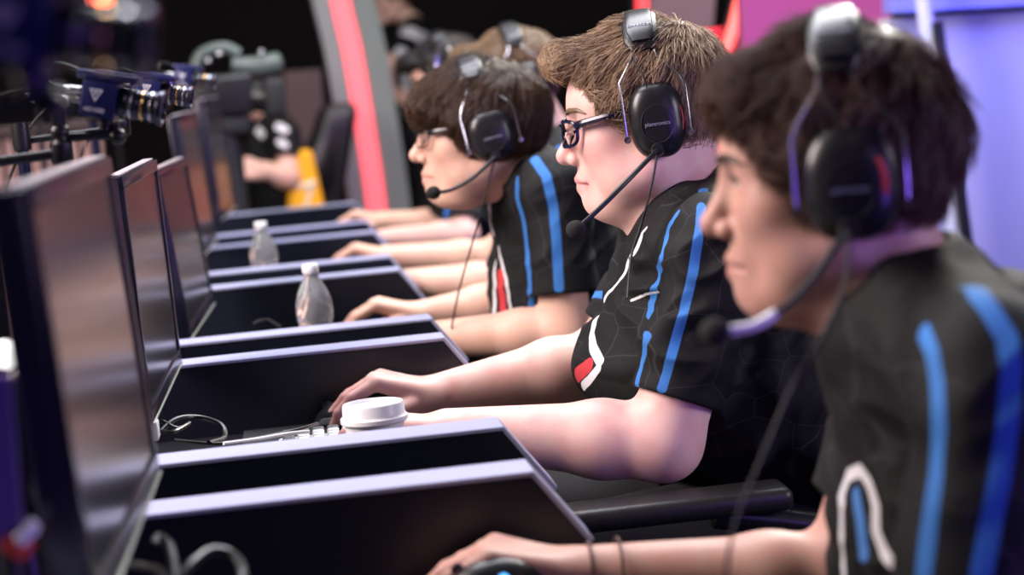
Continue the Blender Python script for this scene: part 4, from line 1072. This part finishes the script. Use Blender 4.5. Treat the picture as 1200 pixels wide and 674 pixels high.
P5 = dict(head=F5, h=.0048, fat=.2, neck=W(548, 150, 6.04), sh=[W(545, 205, 5.86), W(540, 205, 6.24)], el=[W(543, 276, 5.74), W(520, 262, 6.30)], wr=[W(452, 280, 5.78), W(448, 259, 6.30)],
          arm=(.047, .042, .040, .030), sleeve=.82, flare=1.3, torso=[((.60, 6.04, .94), (.62, 6.04, .80), .11, .12, 1.4), ((.62, 6.04, .80), (.74, 6.04, .66), .12, .13, 1.4)],
          hands=[dict(KH), dict(MH)], skin=SK3, brow=H5, pelvis=(.78, 6.04, .61),
          hair=dict(c=(-.004, 0, .040), r=(.109, .089, .095), line=P1['hair']['line'], fringe=[((.098, 0, .085), (.034, .055, .026))], mat=H5, n=2500, len=.035, lift=.006, flow=whorl(), clump=.003, hug=.7, rad=.0009),
          marks=[('blue', [(522, 212), (524, 240), (520, 268)], .012), ('blue', [(546, 210), (546, 240), (540, 270)], .012)])
G_ = 'seated players'
person('person', P2, 'seated player in sharp focus, short light brown hair, dark glasses, black jersey, hand on mouse', G_)
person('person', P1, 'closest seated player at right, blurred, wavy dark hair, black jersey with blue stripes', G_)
person('person', P3, 'seated player leaning forward with glossy dark bowl-cut hair, black jersey, hand by the bottle', G_)
person('person', P4, 'seated player with sandy hair seen mostly from behind the dark-haired third player', G_)
person('person', P5, 'farthest seated player with black hair and blue-striped black sleeve', G_)
headset(F2, 'black headset with wire yokes on the light-brown-haired player in focus', [W(735, 212, 2.60), W(702, 245, 2.585), W(675, 269, 2.58)], [W(766, 205, 2.63), W(758, 240, 2.60), W(750, 268, 2.60), W(740, 300, 2.56), W(735, 350, 2.50)])
headset(F1, 'large blurred black headset with red mark on the closest player', [W(960, 318, 1.52), W(930, 352, 1.50), W(908, 368, 1.49), W(880, 383, 1.485), W(838, 389, 1.485)], [W(990, 330, 1.50), W(965, 390, 1.47), W(930, 450, 1.48), W(900, 520, 1.47), W(860, 620, 1.46), W(850, 690, 1.45)], top_=.006, cupw=1.14, accent=True, boom_white=True)
headset(F3, 'black headset on the dark bowl-cut hair of the leaning player', [W(556, 207, 3.45), W(530, 222, 3.43), W(508, 226, 3.43)], [W(572, 215, 3.46), W(566, 240, 3.45), W(552, 290, 3.46), W(538, 340, 3.47), W(529, 385, 3.5)], cupw=1.14, cuph=.90, tilt=12)
headset(F4, 'black headset on the sandy hair of the fourth player', [W(590, 132, 4.74), W(572, 140, 4.73), W(560, 143, 4.73)])
headset(F5, 'small black headset on the black hair of the farthest player', [W(505, 120, 5.9), W(492, 126, 5.9), W(484, 128, 5.9)])
eyeglasses(F2, 'dark navy framed glasses on the light-brown-haired player', mat('navy_frame', (.010, .010, .030), .2), .0024)
eyeglasses(F3, 'thin dark framed glasses on the leaning bowl-cut player', mat('dark_frame', (.02, .015, .018), .25), .0013, .021, .015)
# hair tie and band on the nearest wrist
for px, py, Y, rr, lab in [(690, 656, 1.905, .0305, 'thin dark hair tie round the nearest wrist, closer to the hand'), (724, 662, 1.90, .0315, 'thin dark hair tie round the nearest forearm, farther from the hand')]:
    wr = fx(P1['wr'][1]); el = fx(P1['el'][1]); d = (el-wr)/np.linalg.norm(el-wr); c = W(px, py, Y); c = wr+d*((c-wr).dot(d))
    rr = .0275+.012*np.clip((c-wr).dot(d)/(.28*np.linalg.norm(el-wr)), 0, 1)+.0016
    q = Vector((1, 0, 0)).rotation_difference(Vector(d)).to_matrix() @ Matrix.Rotation(.15, 3, 'Z')
    t = MB(); t.tube([q @ Vector((0, rr*math.cos(a), rr*math.sin(a))) for a in [2*math.pi*i/40 for i in range(40)]], .0014, n=8, closed=True)
    o = t.build('hair_tie', mat('brown_elastic', (.06, .025, .02), .7)); o.location = c; tag(o, lab, 'wristband', 'hair ties on the nearest arm')
# chairs
ch0 = make_chair()
CL = ['black chair of the player in focus, its armrest showing below his elbow', 'black chair of the closest player at the right edge', 'black chair behind the bowl-cut player', 'black chair of the sandy-haired fourth player', 'black chair of the farthest player', 'tall dark chair back beside the light arch, behind the broadcast camera']
for i, (sp, dx) in enumerate([(P2, -.03), (P1, .22), (P3, .06), (P4, 0), (P5, 0), (None, 0)]):
    c = ch0 if i == 0 else copy_tree(ch0)
    if sp: pv = sp['pelvis']; pv = fx(pv); c.location = (pv[0]-.02+dx, pv[1], 0)
    else: q = W(372, 150, 8.6); c.location = (q[0]-.30, 8.6, .0)
    c['label'] = CL[i]
    kz = (.80, .80, .80, 1, 1, 1.55)[i]
    for ch in c.children:
        if ch.name.startswith('backrest'): ch.scale = (1, 1, kz); ch.location.z = .47*(1-kz)

# ------------------------------------------------------------------ people and equipment behind
SKB = SK3
FB = head_at(468, 2, 11.6, 0, 10, 0, 1.0)
def stander():
    C = FB[0]; z = 1.25
    N = W(482, 26, 11.6); S = [W(480, 47, 11.42), W(486, 47, 11.78)]; E = [W(450, 84, 11.33), W(462, 92, 11.9)]; Wr = [W(462, 108, 11.38), W(470, 112, 11.8)]
    sp = dict(head=FB, h=.007, neck=N, sh=S, el=E, wr=Wr, arm=(.048, .042, .040, .030), sleeve=.62, flare=1.4,
              torso=[((N[0]+.01, 11.6, N[2]-.14), (N[0]+.02, 11.6, N[2]-.32), .12, .12, 1.4), ((N[0]+.02, 11.6, N[2]-.32), (N[0]+.03, 11.6, N[2]-.52), .12, .12, 1.35)],
              hands=[dict(d=(.6, .2, -.5), lat=(0, .2, 1), k_up=.01, curl=(.3, .3, .3)), dict(d=(.5, -.2, -.7), lat=(0, 0, 1), k_up=.01, curl=(.3, .3, .3))], skin=SKB, brow=H4, pelvis=(N[0]+.03, 11.6, .92),
              hair=dict(c=(-.004, 0, .05), r=(.108, .086, .096), line=P2['hair']['line'], mat=H4, clump=.003, flow=whorl()),
              marks=[('white', [(476, 34), (488, 38), (498, 46)], .045), ('white', [(470, 62), (474, 100), (478, 130)], .035), ('white', [(452, 66), (464, 68)], .02)])
    r_ = person('person', sp, 'standing man in a black shirt with pale collar, hand on hip, by the light arch', 'background people')
    return r_, sp
def stand_legs(root, sp):
    for ch in list(root.children):
        if ch.name.split('.')[0] in ('trousers', 'shoe'): bpy.data.objects.remove(ch)
    p = np.array(sp['pelvis']); G = Field(p-[.3, .35, .95], p+[.3, .35, .2], .010)
    G.cap(p+[0, -.04, 0], p+[0, .04, 0], .13, .13, .05)
    for s in (1, -1):
        hp = p+[0, .09*s, -.05]; kn = np.array([p[0]-.01, p[1]+.10*s, .50]); an = np.array([p[0]+.02, p[1]+.11*s, .10])
        G.cap(hp, kn, .095, .068, .04); G.cap(kn, an, .068, .052, .03)
        sh = Field([an[0]-.25, an[1]-.08, -.02], [an[0]+.1, an[1]+.08, .2], .007)
        sh.cap((an[0]+.02, an[1], .05), (an[0]-.16, an[1], .035), .048, .034, .02); sh.cap((an[0], an[1], .05), (an[0], an[1], .12), .048, .046, .03)
        sh.add(lambda x, y, z: -(z-.004)+0*x+0*y, (an[0]-.25, an[1]-.08, -.02), (an[0]+.1, an[1]+.08, .2), .0, op='i')
        link('shoe', sh.mesh('shoe'), M_SHOE, root)
    link('trousers', G.mesh('trousers'), M_TROUS, root)
r_, sp_ = stander(); stand_legs(r_, sp_)
# a seated man behind the broadcast camera
FS = head_at(304, 106, 8.35, 5, 0, 0, 1.0)
Ns = W(318, 140, 8.35)
PS = dict(head=FS, h=.006, neck=Ns, sh=[W(334, 158, 8.16), W(330, 158, 8.54)], el=[W(338, 208, 8.08), W(330, 212, 8.6)], wr=[W(312, 200, 8.04), W(300, 214, 8.5)], arm=(.048, .044, .044, .034), sleeve=.6, flare=1.3,
          torso=[((Ns[0]+.02, 8.35, Ns[2]-.15), (Ns[0]+.04, 8.35, Ns[2]-.30), .12, .12, 1.4), ((Ns[0]+.04, 8.35, Ns[2]-.30), (Ns[0]+.10, 8.35, .66), .12, .13, 1.35)],
          hands=[dict(d=(-1, 0, .1), lat=(0, .3, .9), k_up=.01, curl=(.4, .6, .5)), dict(KH)], skin=SKB, brow=H5, pelvis=(Ns[0]+.14, 8.35, .61),
          hair=dict(c=(-.004, 0, .05), r=(.110, .088, .098), line=P2['hair']['line'], mat=H5, clump=.003, flow=whorl()),
          marks=[('white', [(326, 148), (334, 152)], .016), ('white', [(328, 166), (334, 170)], .014), ('white', [(302, 152), (308, 158)], .016)])
person('person', PS, 'seated man in a dark patched jersey with a raised fist, behind the broadcast camera', 'background people')
# yellow cloth over the far chair
a = W(352, 180, 8.12)
f = Field(a+[-.10, -.09, -.36], a+[.12, .09, .06], .006)
for k in range(5): f.cap(a+[-.02+.012*k, -.01, -.01], a+[-.055+.026*k, -.012-.012*(k % 2), -.26+.03*(k % 3)], .022, .026, .012)
o = link('yellow_cloth', f.mesh('yellow_cloth'), mat('yellow_cloth', (.85, .42, .01), .7, bump=.2, bscale=80)); 
o.name = 'towel'; tag(o, 'bright yellow towel with a pale patch, hanging beside the seated man', 'towel')
f = Field(a+[-.10, -.12, -.30], a+[.12, .0, .0], .006); f.cap(a+[-.03, -.034, -.13], a+[.035, -.036, -.12], .012, .012, .01); f.cap(a+[.035, -.036, -.12], a+[.0, -.036, -.21], .012, .010, .01)
link('pale_patch', f.mesh('pale_patch'), mat('pale_patch', (.75, .66, .5), .7), o)
# broadcast camera on a pedestal
p = W(286, 108, 6.9); z0 = p[2]
root = empty('broadcast_camera', (p[0], 6.9, 0), 'big dark broadcast camera with grey-green handle on a pedestal, behind the monitors', 'camera')
O = lambda px, py, dy=0: tuple(np.array(W(px, py, 6.9))-np.array([p[0], 6.9, 0])+np.array([0, dy, 0]))
MG = mat('camera_grey_green', (.10, .13, .115), .28, spec=.6)
c = O(262, 112); t = MB(); t.box(c, (.20, .16, .14), None, .02, 3); t.build('camera_body', M_BLACK, root)
t = MB(); t.tube([O(226, 88), O(236, 64), O(262, 56), O(280, 64)], .020, n=14, smooth=6); t.build('handle', MG, root)
t = MB(); t.tube([O(272, 76), O(300, 78), O(322, 74)], [.026, .030, .036, .034], n=20, smooth=5); t.ball(O(323, 74), (.024, .036, .036)); t.build('viewfinder', MG, root)
t = MB(); t.tube([O(284, 112, -.02), O(318, 114, -.03)], [.046, .050, .062], n=28, smooth=5); t.build('lens_barrel', M_BLACK, root)
t = MB(); t.box(O(322, 114, -.03), (.07, .16, .13), None, .018, 3); t.build('lens_hood', M_BLACKM, root)
for q_ in ((257, 64, -.06), (244, 72, -.06), (306, 62, -.05)):
    t = MB(); t.ball(O(*q_), (.012, .01, .009)); t.build('switch_cap', M_METAL, root)
t = MB(); t.box((c[0], 0, c[2]-.10), (.16, .12, .06), None, .012); t.tube([(c[0], 0, c[2]-.12), (c[0], 0, .30)], .045, n=18); t.build('pedestal', M_BLACKM, root)
t = MB()
for k in range(3):
    a_ = 2*math.pi*k/3; t.tube([(c[0], 0, .30), (c[0]+.30*math.cos(a_), .30*math.sin(a_), .03)], .022, n=10)
t.build('tripod_base', M_BLACKM, root)
